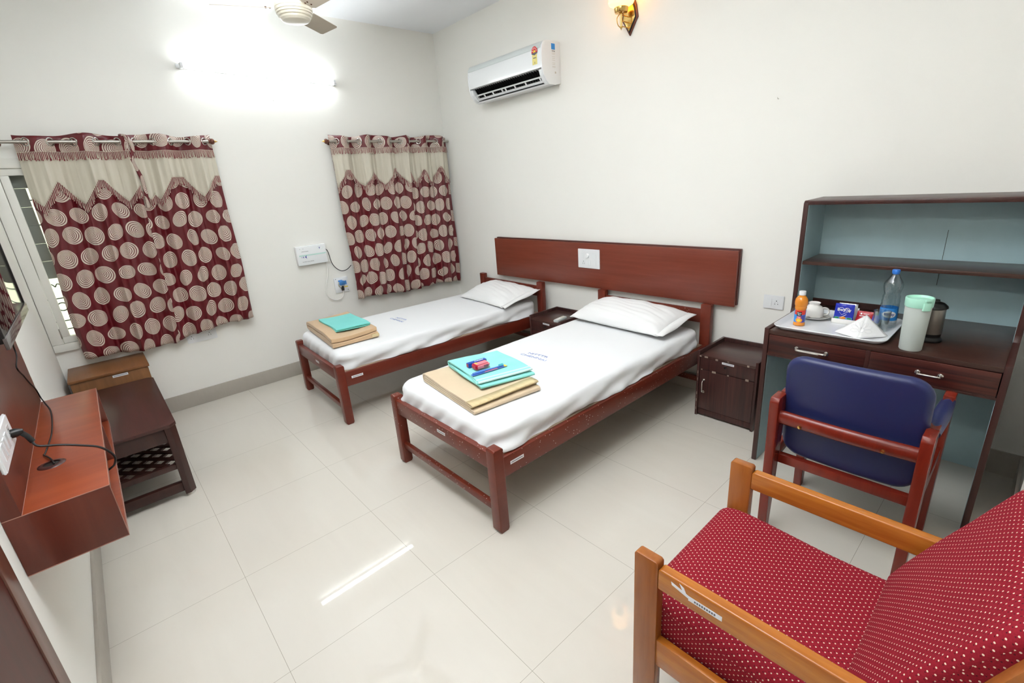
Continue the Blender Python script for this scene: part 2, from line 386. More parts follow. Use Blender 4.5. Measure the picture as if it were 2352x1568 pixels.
def text_bm(s, size, depth=.0004, bold=False):
    cu = bpy.data.curves.new('lettering', 'FONT'); cu.body = s; cu.size = size; cu.extrude = depth; cu.align_x = 'CENTER'; cu.align_y = 'CENTER'; cu.resolution_u = 3
    if bold: cu.offset = size * .02
    o = bpy.data.objects.new('lettering_tmp', cu); col.objects.link(o)
    dg = bpy.context.evaluated_depsgraph_get(); me = bpy.data.meshes.new_from_object(o.evaluated_get(dg))
    bm = bmesh.new(); bm.from_mesh(me); bpy.data.objects.remove(o); bpy.data.curves.remove(cu); bpy.data.meshes.remove(me)
    return bm
from mathutils.bvhtree import BVHTree
def drape_text(s, size, origin, right, up, mat, part, width, bvh_off):
    me = part.data; bv = BVHTree.FromPolygons([v.co + bvh_off for v in me.vertices], [tuple(p.vertices) for p in me.polygons])
    bm = text_bm(s, size, .0002); bmesh.ops.subdivide_edges(bm, edges=[e for e in bm.edges if e.calc_length() > .006], cuts=1)
    xs = [v.co.x for v in bm.verts]; k = width / (max(xs) - min(xs)); fr = frame(origin, right, up)
    for v in bm.verts:
        e = v.co.z; p = fr @ Vector((v.co.x * k, v.co.y, 0)); hit = bv.ray_cast(Vector((p.x, p.y, 1.0)), Vector((0, 0, -1)))[0]; v.co = Vector((p.x, p.y, (hit.z if hit else p.z) + .0018 + e))
    return sub('lettering', bm, mat, part, keep=True)
def frame(origin, right, up):
    r = Vector(right).normalized(); u = Vector(up).normalized(); n = r.cross(u)
    m = Matrix((r, u, n)).transposed().to_4x4(); m.translation = origin; return m
def text(s, size, origin, right, up, mat, part, width=None, name='lettering', bold=False, squash=None):
    bm = text_bm(s, size, bold=bold)
    xs = [v.co.x for v in bm.verts]; w = max(xs) - min(xs); k = (width / w) if width else 1
    bm.transform(frame(origin, right, up) @ Matrix.Diagonal((k, squash or 1, 1, 1)))
    if part.type == 'EMPTY': return obj(name, bm, mat, part, keep=True)
    return sub(name, bm, mat, part, keep=True)
def plate(bm, origin, right, up, w, h, t=.0006, mi=0, bev=0):
    b = bmesh.new(); bmesh.ops.create_cube(b, size=1)
    for v in b.verts: v.co = Vector((v.co.x * w, v.co.y * h, v.co.z * t + t / 2))
    if bev: bmesh.ops.bevel(b, geom=b.edges[:], offset=bev, segments=2, affect='EDGES')
    merge(bm, b, mi, frame(origin, right, up))
def sticker(part, origin, right, up, w, h):
    bm = bmesh.new(); plate(bm, origin, right, up, w, h, .0006)
    o = obj('label_sticker', bm, M['paper'], part) if part.type == 'EMPTY' else sub('label_sticker', bm, M['paper'], part)
    o['label'] = 'small white paper sticker'
    bm = bmesh.new(); r, u = Vector(right).normalized(), Vector(up).normalized(); n = r.cross(u)
    plate(bm, Vector(origin) + n * .0006, right, up, w * .86, h * .22, .0003)
    tr = obj('printed_line', bm, M['print'], None) if False else None
    off = part.location if part.type == 'EMPTY' else part.parent.location
    bm.transform(Matrix.Translation(-off)); tr = obj('printed_line', bm, M['print']); tr.parent = o
    return o

# ------------------------------------------------------------------ the room
H, W = 3.012, 3.463
YS = -6.2
bm = bmesh.new(); box(bm, -W - .15, .15, YS - .15, .15, -.12, 0, 0); struct('floor', bm, M['floor'])
bm = bmesh.new(); box(bm, -W - .15, .15, YS - .15, .15, H, H + .12, 0); struct('ceiling', bm, M['ceiling'])
# north wall with the opening of window_1
WX0, WX1, WZ0, WZ1 = -3.405, -2.30, .725, 1.875
bm = B((-W - .15, .15, 0, .15, -.12, WZ0), (-W - .15, .15, 0, .15, WZ1, H), (-W - .15, WX0, 0, .15, WZ0, WZ1), (WX1, .15, 0, .15, WZ0, WZ1), bev=0); struct('wall_north', bm, M['wall'])
struct('wall_east', B((0, .15, YS, 0, 0, H), bev=0), M['wall'])
struct('wall_west', B((-W - .15, -W, YS, 0, 0, H), bev=0), M['wall'])
struct('wall_south', B((-W, -.45, YS - .15, YS, 0, H), bev=0), M['wall'])
struct('wall_southeast', B((-.45, 0, YS, -4.6, 0, H), bev=0), M['wall'])
HS = .126
struct('baseboard_north', B((-W, 0, -.012, 0, 0, HS), bev=.001), M['skirt'])
struct('baseboard_east', B((-.012, 0, -4.6, -.012, 0, HS), bev=.001), M['skirt'])
struct('baseboard_west', B((-W, -W + .012, -2.958, -.012, 0, HS), bev=.001), M['skirt'])
struct('baseboard_southeast', B((-.45, -.012, -4.6, -4.588, 0, HS), bev=.001), M['skirt'])

# door on the west wall
bm = bmesh.new(); box(bm, -W, -W + .008, -3.86, -3.040, 0, 2.05, .002); d1 = struct('door_1', bm, M['door'])
bm = bmesh.new(); box(bm, -W, -W + .012, -3.040, -2.960, 0, 2.12, .002); box(bm, -W, -W + .012, -3.94, -3.86, 0, 2.12, .002); box(bm, -W, -W + .012, -3.86, -3.040, 2.05, 2.12, .002)
o = obj('door_frame', bm, M['door_frame']); o.parent = d1

# window_1: white frame, inner sash, pane, grey strips for the shaded reveal, scroll grille
bm = bmesh.new()
box(bm, -W + .002, WX1 + .05, -.028, .0, .668, .722, .004); box(bm, -W + .002, WX1 + .05, -.028, .0, 1.872, 1.93, .004)
box(bm, -W + .002, WX0 + .008, -.028, .0, .722, 1.872, .004); box(bm, WX1 - .008, WX1 + .05, -.028, .0, .722, 1.872, .004)
w1 = struct('window_1', bm, M['upvc'])
bm = bmesh.new(); a, b_ = WX0 + .010, WX1 - .010
box(bm, a, b_, -.018, .02, .724, .768, .003); box(bm, a, b_, -.018, .02, 1.83, 1.87, .003); box(bm, a, a + .042, -.018, .02, .768, 1.83, .003); box(bm, b_ - .042, b_, -.018, .02, .768, 1.83, .003)
sash = obj('sash', bm, M['upvc']); sash.parent = w1
bm = bmesh.new(); box(bm, a + .04, b_ - .04, .004, .008, .765, 1.835, 0); o = obj('pane', bm, M['pane']); o.parent = sash
bm = bmesh.new()
box(bm, WX0 + .004, WX0 + .011, -.0285, -.020, .76, .83, .001); o = obj('hinge', bm, M['steel']); o.parent = w1
bm = bmesh.new()
for z in np.arange(1.165, 1.86, .118): box(bm, WX0, -3.300 if z < 1.7 else WX1, .055, .062, z, z + .1165, .001)
o = obj('shaded_reveal', bm, M['reveal_shade']); o.parent = w1  # shade on the window reveal, put in as grey strips
bm = bmesh.new()
gy = .10
for z in (.80, .86, 1.02, 1.17, 1.36, 1.52, 1.68): tube(bm, [(WX0, gy, z), (WX1, gy, z)], .004, 6)
for i in range(7):
    cx = -3.34 + i * .16
    tube(bm, [(cx + .028 * math.cos(k * math.pi / 8), gy, .96 + .028 * math.sin(k * math.pi / 8)) for k in range(16)], .004, 6, closed=True)
    for s in (-1, 1):
        tube(bm, smooth_path([(cx + s * .028, gy, .96), (cx + s * .05, gy, .99), (cx + s * .055, gy, 1.06), (cx + s * .02, gy, 1.12), (cx, gy, 1.10)], 5), .0035, 6)
        tube(bm, smooth_path([(cx + s * .028, gy, .955), (cx + s * .05, gy, .92), (cx + s * .05, gy, .88), (cx + s * .02, gy, .865)], 5), .0035, 6)
    tube(bm, [(cx + .08, gy, WZ0), (cx + .08, gy, WZ1)], .004, 6)
o = obj('grille', bm, M['iron']); o.parent = w1
bm = bmesh.new(); box(bm, -6, 0, 2.2, 2.4, -1, 5, 0); tag(obj('outside_wall', bm, M['outside']), 'pale yellow building wall seen through the window grille', 'wall', kind='structure')

# ------------------------------------------------------------------ tube light on the north wall
TL, TR_, ZL, ZR = -2.243, -1.137, 2.533, 2.497
def tube_light(name, loc, label):
    root = thing(name, loc, label, 'light')
    return root
root = thing('tube_light', (-1.69, -.02, 2.515), 'glowing fluorescent tube light high on the wall between the curtains', 'light')
bm = bmesh.new(); tube(bm, [(TL - .04, -.014, ZL + .001), (TR_ + .04, -.014, ZR - .001)], .014, 8); obj('batten', bm, M['white_plastic'], root)
bm = bmesh.new(); tube(bm, [(TL, -.05, ZL), (TR_, -.05, ZR)], .013, 16); obj('lit_tube', bm, M['tube'], root)
for x, z in ((TL, ZL), (TR_, ZR)):
    s = -1 if x == TL else 1
    bm = bmesh.new(); box(bm, min(x, x + s * .02), max(x, x + s * .02), -.066, -.004, z - .018, z + .018, .004); obj('lamp_holder', bm, M['white_plastic'], root)
root = thing('tube_light', (-W + .02, -3.95, 2.4), 'added fill light shaped as a tube, on the left wall out of view', 'light')  # unseen lamp, added to brighten the desk side
bm = bmesh.new(); tube(bm, [(-W + .014, -4.58, 2.4), (-W + .014, -3.32, 2.4)], .014, 8); obj('batten', bm, M['white_plastic'], root)
bm = bmesh.new(); tube(bm, [(-W + .05, -4.53, 2.4), (-W + .05, -3.37, 2.4)], .013, 16); obj('lit_tube', bm, M['fill_tube'], root)
for y in (-4.55, -3.35): obj('lamp_holder', B((-W + .002, -W + .066, y - .01, y + .01, 2.382, 2.418)), M['white_plastic'], root)

# ------------------------------------------------------------------ beds
def make_bed(bmat, label):
    x0, x1, y0, y1 = -2.025, -.035, -3.017, -2.075
    root = thing('single_bed', ((x0 + x1) / 2, (y0 + y1) / 2, 0), label, 'bed')
    for ya, yb in ((y0, y0 + .057), (y1 - .05, y1)):
        bm = bmesh.new()
        prism(bm, [(x0, .012), (x0 + .01, 0), (x0 + .05, 0), (x0 + .057, .012), (x0 + .057, .437), (x0 + .05, .445), (x0 + .007, .445), (x0, .437)], 'y', ya, yb, .0025)
        obj('leg', bm, bmat, root)
    for ya, yb in ((y0 - .017, y0 + .057), (y1 - .07, y1 + .003)):
        obj('head_post', B((-.082, -.036, ya, yb, 0, .682), bev=.006), bmat, root)
    obj('foot_rail', B((x0 + .006, x0 + .036, y0 + .05, y1 - .045, .335, .420), bev=.003), bmat, root)
    obj('stretcher', B((x0 + .014, x0 + .040, y0 + .05, y1 - .045, .100, .137), bev=.003), bmat, root)
    obj('stretcher', B((-.07, -.045, y0 + .05, y1 - .065, .100, .137), bev=.003), bmat, root)
    for ya, yb in ((y0 + .006, y0 + .036), (y1 - .036, y1 - .006)):
        obj('side_rail', B((x0 + .05, -.07, ya, yb, .283, .388), bev=.003), bmat, root)
    obj('head_rail', B((-.068, -.046, y0 + .05, y1 - .06, .545, .640), bev=.003), bmat, root)
    obj('bed_board', B((x0 + .05, -.075, y0 + .030, y1 - .030, .372, .391), bev=.001), M['board'], root)
    sticker(root, (x0 + .0058, -2.585, .383), (0, -1, 0), (0, 0, 1), .072, .016)
    sticker(root, (-1.885, y0 + .0058, .343), (1, 0, 0), (0, 0, 1), .085, .017)
    return root
bed = make_bed(M['bed'], 'red painted wooden single bed speckled with white paint, nearest the camera')
FB_LOC, FB_ROT = (-1.045, -.935, 0), -R(2.3)
bed2 = make_bed(M['bed2'], 'red painted wooden single bed in the corner under the curtained window')
def on_far(o):   # carry something built on the near bed's place over to the far bed
    d = Vector(o.location) - Vector((-1.03, -2.546, 0))
    d.rotate(Matrix.Rotation(FB_ROT, 3, 'Z')); o.location = Vector(FB_LOC) + d; o.rotation_euler.z = FB_ROT
on_far(bed2)

# mattress under a fitted white sheet
def rrect(a, b, r, n):
    """n points round a rounded rectangle of half sizes a,b starting on +x side, with cumulative length"""
    r = min(r, a - .001, b - .001); L = [2 * (b - r), math.pi * r / 2, 2 * (a - r), math.pi * r / 2] * 2; per = sum(L); out = []
    for i in range(n):
        s = per * i / n; k = 0
        while s > L[k]: s -= L[k]; k += 1
        u = s / L[k] if L[k] else 0
        cs = [(a - r, b - r), (-(a - r), b - r), (-(a - r), -(b - r)), (a - r, -(b - r))]
        if k == 0: p = (a, -(b - r) + s); nrm = (1, 0)
        elif k == 2: p = ((a - r) - s, b); nrm = (0, 1)
        elif k == 4: p = (-a, (b - r) - s); nrm = (-1, 0)
        elif k == 6: p = (-(a - r) + s, -b); nrm = (0, -1)
        else:
            c = cs[(k - 1) // 2]; th = ((k - 1) // 2) * math.pi / 2 + u * math.pi / 2
            nrm = (math.cos(th), math.sin(th)); p = (c[0] + r * nrm[0], c[1] + r * nrm[1])
        out.append((p, nrm))
    return out
def make_mattress(seed, label, top=.512, ink_off=(0, 0)):
    rnd = random.Random(seed); cx, cy = -1.038, -2.534; a, b = .945, .455; N = 420
    root = thing('mattress', (cx, cy, .392), label, 'mattress')
    ph = [rnd.uniform(0, 6.28) for _ in range(8)]
    base = rrect(a, b, .10, N); bm = bmesh.new(); rings = []
    lev = [(-.30, .392, 0)] + [(-.012 + .004 * i, .392, .5) for i in range(1)] + [(0, .392 + .0095 * i, 1 - i / 12) for i in range(9)] + [(-.004, .485, .3), (-.012, .499, .18), (-.024, .508, .08), (-.045, .512, 0)]
    for d, z, wr in lev:
        ring = []
        for (p, n), i in zip(base, range(N)):
            x, y = p
            foot = max(0, -n[0]); side = abs(n[1]); corner = 4 * (n[0] * n[1]) ** 2
            xx = x
            w = side * (.0050 * math.sin(7 * xx + (z - .39) * 42 + ph[0]) + .0035 * math.sin(15 * xx - (z - .39) * 75 + ph[1]) + .0018 * math.sin(41 * xx + ph[2]))
            w += (foot + .6 * corner) * (.003 * math.sin(26 * y + ph[3] + (z - .39) * 20) + .0022 * math.sin(61 * y + ph[4] + z * 60))
            hang = 0
            if z < .47: hang = .006 * (1 - (z - .392) / .08) * (math.sin(5 * xx + ph[5]) + .6 * math.sin(13 * xx + ph[6]))
            off = d + w * wr * 2.3 + (hang * wr if d > -.02 else 0)
            zz = z + (.004 * math.sin(4.3 * xx + ph[6]) + .002 * math.sin(17 * (xx + y) + ph[7])) * (wr if z < .43 and d == 0 else 0)
            if z > .47: zz += (top - .512) * min(1, (z - .47) / .04)
            if d < -.2: X, Y = x * .7, y * .6
            else: X, Y = x + n[0] * off, y + n[1] * off
            ring.append(bm.verts.new((cx + X, cy + Y, max(zz, .3925))))
        rings.append(ring)
    # top: shrink toward the long axis
    for k in range(1, 9):
        f = k / 9; ring = []
        for (p, n) in base:
            a0, b0 = a - .045, b - .045
            x = max(-a0, min(a0, p[0] - n[0] * .045)); y = p[1] - n[1] * .045
            y2 = y * (1 - f); x2 = x * (1 - f) + (max(-(a0 - b0), min(a0 - b0, x))) * f
            z = top + .0012 * math.sin(3 * x2 + 9 * y2 + ph[0]) * f + .0011 * math.sin(12 * x2 - 5 * y2 + ph[1]) * min(1, f * 2) + .004 * f
            ring.append(bm.verts.new((cx + x2, cy + y2, z)))
        rings.append(ring)
    for r0, r1 in zip(rings, rings[1:]):
        for i in range(N): bm.faces.new((r0[i], r0[(i + 1) % N], r1[(i + 1) % N], r1[i]))
    bm.faces.new(rings[0][::-1])
    # close the top seam across the long axis
    last = rings[-1]
    bmesh.ops.remove_doubles(bm, verts=bm.verts[:], dist=.0008)
    be = [e for e in bm.edges if len(e.link_faces) == 1]
    if be: bmesh.ops.holes_fill(bm, edges=be, sides=0)
    sh = obj('bed_sheet', bm, M['sheet'], root, angle=60)
    ix, iy = ink_off
    drape_text('NITTTR', .032, (-1.168 + ix, -2.447 + iy, top), (.09, -1, 0), (1, .09, 0), M['ink'], sh, .158, root.location)
    drape_text('CHENNAI', .032, (-1.213 + ix, -2.449 + iy, top), (.04, -1, 0), (1, .04, 0), M['ink'], sh, .215, root.location)
    return root
mat1 = make_mattress(3, 'single mattress in a white sheet on the near bed, under the stack with toiletries')
mat2 = make_mattress(11, 'single mattress in a white sheet on the far bed beside the curtained wall', ink_off=(-.07, -.03))
on_far(mat2)

def make_pillow(L, Wd, Ht, seed, label, place, sag=.02):
    """pillow with its long side along local x"""
    rnd = random.Random(seed); root = thing('pillow', place.translation, label, 'pillow'); bm = bmesh.new(); n, m = 60, 36
    ph = [rnd.uniform(0, 6.28) for _ in range(6)]
    top, bot = [], []
    for i in range(n + 1):
        u = -1 + 2 * i / n; rt, rb = [], []
        for j in range(m + 1):
            v = -1 + 2 * j / m
            e = max(0, (1 - abs(u) ** 2.6)) ** .55 * max(0, (1 - abs(v) ** 2.4)) ** .6
            x = u * L / 2 * (1 - .05 * (1 - abs(v) ** 2) * abs(u) ** 6 * 0) ; y = v * Wd / 2 * (1 - .04 * (1 - abs(u) ** 3) * 0)
            x *= 1 - .035 * (1 - v * v); y *= 1 - .05 * (1 - u * u)
            wr = .0045 * math.sin(9 * u + 5 * v + ph[0]) + .003 * math.sin(21 * u * v + 4 * u + ph[1]) + .0025 * math.sin(30 * v + 7 * u + ph[2])
            edge = (abs(u) ** 8 + abs(v) ** 8)
            zt = Ht * .62 * e + wr * e + .003 * math.sin(26 * u + ph[3]) * edge * .6
            zb = -Ht * .38 * e
            rt.append(Vector((x, y, zt + .004))); rb.append(Vector((x, y, min(zb, zt - .002) + .002)))
        top.append(rt); bot.append(rb)
    grid(bm, top, n + 1, m + 1); grid(bm, bot, n + 1, m + 1)
    be = [e for e in bm.edges if len(e.link_faces) == 1]; bmesh.ops.bridge_loops(bm, edges=be)
    bm.transform(place); p = obj('pillowcase', bm, M['pillow'], root, angle=70)
    # open hem flap at one end
    bm = bmesh.new(); F0 = []; F1 = []
    for j in range(m + 1):
        v = -1 + 2 * j / m; x0 = L / 2 * .93; z = .010 + .010 * (1 - v * v)
        F0.append([Vector((x0, v * Wd / 2 * .985, z)), Vector((x0 + .03, v * Wd / 2 * .99, z * .8 + .004 * math.sin(5 * v + ph[4]))), Vector((x0 + .062, v * Wd / 2, .006 + .006 * math.sin(4 * v + ph[5])))])
    grid(bm, F0, m + 1, 3); bm.transform(place)
    o = obj('pillowcase_hem', bm, M['pillow'], root, angle=70); sol = o.modifiers.new('thickness', 'SOLIDIFY'); sol.thickness = .003
    return root
# near pillow: long side along y, leaning a little up against the head rail
def pl(cx, cy, cz, yaw, tilt): return Matrix.Translation((cx, cy, cz)) @ Matrix.Rotation(yaw, 4, 'Z') @ Matrix.Rotation(tilt, 4, 'X')
make_pillow(.80, .40, .15, 5, 'plump white pillow on the near bed against its head rail', pl(-.282, -2.505, .577, R(-90 - 3), R(9)))
make_pillow(.72, .42, .13, 9, 'creased white pillow on the far bed in the room corner', pl(-.30, -1.04, .570, R(-90 - 5), R(12)))

# ------------------------------------------------------------------ folded blankets, towels
def ribbon(path, t, w, nw=14, wav=.003, seed=1, splay=0.0):
    """thick ribbon: path of (s,z) points swept along local w; returns bmesh and uv list (arc length, w)"""
    P = [Vector((p[0], p[1])) for p in path]; n = len(P); arc = [0]
    for a, b in zip(P, P[1:]): arc.append(arc[-1] + (b - a).length)
    L, Rr = [], []
    for i in range(n):
        d = (P[min(i + 1, n - 1)] - P[max(i - 1, 0)]).normalized(); nm = Vector((-d.y, d.x)); L.append(P[i] + nm * t / 2); Rr.append(P[i] - nm * t / 2)
    loop = [(p, arc[i]) for i, p in enumerate(L)] + [(p, arc[i]) for i, p in reversed(list(enumerate(Rr)))]
    bm = bmesh.new(); uv = []; rings = []; rnd = random.Random(seed); ph = [rnd.uniform(0, 6.28) for _ in range(4)]
    for k in range(nw + 1):
        f = k / nw; ring = []
        for p, a in loop:
            dz = wav * (math.sin(7 * p.x + 3 * f + ph[0]) + .5 * math.sin(17 * p.x + 5 * f + ph[1])) * min(1, max(0, p.y / .03))
            sk = splay * math.sin(a * 9 + ph[2])
            ring.append(bm.verts.new((f * w + sk, p.x, p.y + dz))); uv.append((a, f * w))
        rings.append(ring)
    m = len(loop)
    for r0, r1 in zip(rings, rings[1:]):
        for i in range(m): bm.faces.new((r0[i], r0[(i + 1) % m], r1[(i + 1) % m], r1[i]))
    for r in (rings[0], rings[-1]):
        for i in range(n - 1): bm.faces.new((r[i], r[i + 1], r[m - 2 - i], r[m - 1 - i]))
    bmesh.ops.recalc_face_normals(bm, faces=bm.faces[:])
    return bm, uv
def bend(c, r, a0, a1, n=7): return [(c[0] + r * math.cos(a0 + (a1 - a0) * i / n), c[1] + r * math.sin(a0 + (a1 - a0) * i / n)) for i in range(n + 1)]
def line(a, b, n=10): return [(a[0] + (b[0] - a[0]) * i / n, a[1] + (b[1] - a[1]) * i / n) for i in range(n + 1)]
PI = math.pi
def folded4(S, t):
    """four layers: top and third end open at s=S, first and second folded there"""
    z = [t * .5 + i * t * 1.12 for i in range(4)]; g = t * .53
    p = line((S - .005, z[3]), (g * 3 + .005, z[3]), 22)
    R1 = (z[3] - z[0]) / 2; p += bend((R1, (z[3] + z[0]) / 2), R1, PI / 2, 3 * PI / 2, 10)[1:]
    p += line((R1, z[0]), (S - g + .012, z[0]), 22)[1:]
    p += bend((S - g + .012, (z[0] + z[1]) / 2), (z[1] - z[0]) / 2, -PI / 2, PI / 2, 6)[1:]
    R2 = (z[2] - z[1]) / 2; p += line((S - g, z[1]), (R1 + .01, z[1]), 20)[1:]
    p += bend((R1 + .008, (z[1] + z[2]) / 2), R2, -PI / 2, -3 * PI / 2, 6)[1:]
    p += line((R1 + .01, z[2]), (S - .02, z[2]), 20)[1:]
    return p
def clothmat(o3, w_dir, s_dir):
    w = Vector((w_dir[0], w_dir[1], 0)).normalized(); s = Vector((s_dir[0], s_dir[1], 0)).normalized(); n = Vector((0, 0, 1))
    m = Matrix((w, s, n)).transposed().to_4x4(); m.translation = o3; return m
ZT = .516
# near blanket
rb4 = random.Random(4); ph4 = [rb4.uniform(0, 6.28) for _ in range(4)]
def dz4(s_, z_, f_): return .0036 * (math.sin(7 * s_ + 3 * f_ + ph4[0]) + .5 * math.sin(17 * s_ + 5 * f_ + ph4[1])) * min(1, max(0, z_ / .03))
pm = clothmat((-1.872, -2.215, ZT), (.993, -.118), (-.118, -.993))
root = thing('folded_blanket', (-1.70, -2.52, ZT), 'neatly folded beige blanket with satin hem on the near bed', 'blanket')
t4 = .0112; path = folded4(.56, t4); bm, uv = ribbon(path, t4 * .88, .405, 16, .0036, 4, .0); bm.transform(pm); obj('folded_cloth', bm, M['blanket'], root, uv=uv, keep=True)
for lev, s0 in ((3, .555), (2, .54)):
    bm = bmesh.new(); z = t4 * .5 + lev * t4 * 1.12
    nw = 16; ring = []
    for k in range(nw + 1):
        f = k / nw; ring.append([Vector((f * .405 + (0.002 if f in (0, 1) else 0) * (1 if f else -1), s0 + q[0], z + q[1] * 1.02 + dz4(s0 + q[0], z + q[1], f) + .0004 * math.sin(f * 40 + lev))) for q in [(-.055, .0060), (-.01, .0064), (.003, .0045), (.006, 0), (.003, -.0045), (-.01, -.0058), (-.045, -.0056)]])
    grid(bm, ring, nw + 1, 7); bm.transform(pm); o = obj('satin_hem', bm, M['satin'], root, keep=True, label='shiny gold satin hem'); sm = o.modifiers.new('t', 'SOLIDIFY'); sm.thickness = .0014; sm.offset = 1
# near towel
ZT2 = ZT + 4 * t4 * 1.12 + .005
pm = clothmat((-1.705, -2.255, ZT2), (.962, -.27), (-.25, -.968))
t3 = .0075; path = folded4(.415, t3); bm, uv = ribbon(path, t3 * .93, .315, 14, .0028, 8, .012); bm.transform(pm)
tw = obj('folded_towel', bm, M['towel'], None, uv=uv, keep=True); tag(tw, 'folded aqua towel with pale striped hem, holding toothpaste and soap', 'towel')
tow_top = ZT2 + 4 * t3 * 1.12 + .0015
# far blanket: two puffy layers with a fold
pm2 = clothmat((-1.905, -.435, ZT + .004), (.995, -.03), (-.10, -.995))
root = thing('folded_blanket', (-1.75, -.83, ZT), 'thick tan folded blanket at the foot of the far bed', 'blanket')
tf = .030
path = line((.72, tf * 1.62), (tf, tf * 1.62), 20) + bend((tf, tf * 1.06), tf * .56, PI / 2, 3 * PI / 2, 8)[1:] + line((tf, tf * .5), (.735, tf * .5), 20)[1:]
bm, uv = ribbon(path, tf * .98, .355, 14, .006, 6, .0)
for v in bm.verts:   # roll the near and far ends of the fold slightly upward
    f = v.co.x / .355; v.co.z += .010 * (2 * f - 1) ** 2 * min(1, v.co.z / .03)
bm.transform(pm2); obj('folded_cloth', bm, M['blanket2'], root, uv=uv, keep=True)
bm = bmesh.new(); box(bm, .30, .362, .66, .742, .003, tf * 1.0, .008); bm.transform(pm2); obj('satin_hem', bm, M['satin'], root, label='shiny gold satin hem')
pm3 = clothmat((-1.83, -.56, ZT + tf * 2 + .012), (.985, -.17), (-.12, -.99))
path = line((.46, .017), (.01, .017), 14) + bend((.01, .011), .006, PI / 2, 3 * PI / 2, 6)[1:] + line((.01, .005), (.455, .005), 14)[1:]
bm, uv = ribbon(path, .0095, .26, 12, .004, 9, .01); bm.transform(pm3)
tag(obj('folded_towel', bm, M['towel2'], None, uv=uv, keep=True), 'plain aqua towel folded on the tan blanket of the far bed', 'towel')

for o in bpy.data.objects:
    if o.name.split('.')[0] in ('folded_cloth', 'folded_towel') and o.type == 'MESH':
        bv = o.modifiers.new('soft_edges', 'BEVEL'); bv.width = .0035; bv.segments = 2; bv.limit_method = 'ANGLE'; bv.angle_limit = R(50)
# toiletries on the near towel
def obox(bm, c, right, L_, Wd, Ht, bev=.002, mi=0):
    r = Vector(right).normalized(); m = frame(c, r, Vector((-r.y, r.x, 0))); b = bmesh.new(); bmesh.ops.create_cube(b, size=1)
    for v in b.verts: v.co = Vector((v.co.x * L_, v.co.y * Wd, v.co.z * Ht))
    if bev: bmesh.ops.bevel(b, geom=b.edges[:], offset=bev, segments=2, affect='EDGES')
    merge(bm, b, mi, m)
zt = tow_top
dr = Vector((.985, -.13, 0)).normalized(); dn = Vector((dr.y, -dr.x, 0))     # dn points toward the viewer's side (-y)
c = Vector((-1.655, -2.452, zt + .0125))
root = thing('toothpaste_box', (c.x, c.y, zt), 'blue and red toothpaste carton lying on the aqua towel', 'box')
bm = bmesh.new(); obox(bm, c, dr, .118, .026, .024, .001); tb = obj('carton', bm, M['tp_blue'], root)
bm = bmesh.new(); plate(bm, c + dn * .0131 + dr * .022, dr, (0, 0, 1), .062, .017, .0004); obj('red_panel', bm, M['lab_red'], root)
bm = bmesh.new(); plate(bm, c - dr * .0591, -dn, (0, 0, 1), .022, .020, .0004); obj('end_flap', bm, M['soap_red'], root)
text('Colgate', .013, c + dn * .0136 + dr * .022, dr, (0, 0, 1), M['p_white'], root, width=.05, bold=True)
text('Colgate', .016, c + Vector((0, 0, .0122)) + dr * .015, dr, -dn, M['p_white'], root, width=.055, bold=True)
c = Vector((-1.665, -2.505, zt + .0155))
root = thing('soap_box', (c.x, c.y, zt), 'small pink soap box lying between the carton and toothbrush', 'box')
bm = bmesh.new(); obox(bm, c, dr, .092, .052, .029, .009); obj('wrapper', bm, M['pink'], root)
bm = bmesh.new(); obox(bm, c - dr * .0385, dr, .017, .0528, .0298, .006); obj('end_wrapper', bm, M['soap_red'], root)
bm = bmesh.new(); obox(bm, c - dr * .026 - dn * .008 + Vector((0, 0, .0002)), dr, .013, .03, .0298, .002); obj('yellow_band', bm, M['p_yellow'], root)
bm = bmesh.new(); [plate(bm, c + dn * .0262 + dr * (.004 + .0032 * k), dr, (0, 0, 1), .0012 + .0006 * (k % 3), .013, .0003) for k in range(9)]; obj('barcode', bm, M['print'], root)
c = Vector((-1.665, -2.575, zt + .005)); db = Vector((.984, -.175, 0)).normalized()
root = thing('toothbrush_pack', (c.x, c.y, zt), 'blue toothbrush in a clear pack beside the soap box', 'toothbrush')
bm = bmesh.new(); obox(bm, c - Vector((0, 0, .0035)), db, .215, .026, .0012, .0004); obj('pack_card', bm, M['brush_blue'], root)
bm = bmesh.new(); tube(bm, [c + db * s + Vector((0, 0, z)) for s, z in ((-.10, .002), (-.05, .004), (0, .003), (.04, .002), (.09, .003))], .005, 8, radii=[.006, .007, .005, .0035, .005]); obj('handle', bm, M['brush_blue'], root)
bm = bmesh.new(); obox(bm, c + db * .075 + Vector((0, 0, .009)), db, .028, .011, .010, .002); obj('bristles', bm, M['brush_aqua'], root)
bm = bmesh.new(); obox(bm, c + db * .100 - Vector((0, 0, .0022)), db, .016, .0262, .0014, .0004); obj('yellow_tab', bm, M['p_yellow'], root)
bm = bmesh.new(); obox(bm, c + db * .01 + Vector((0, 0, -.0028)), db, .08, .020, .0004, .0001); obj('purple_print', bm, M['pink'], root)

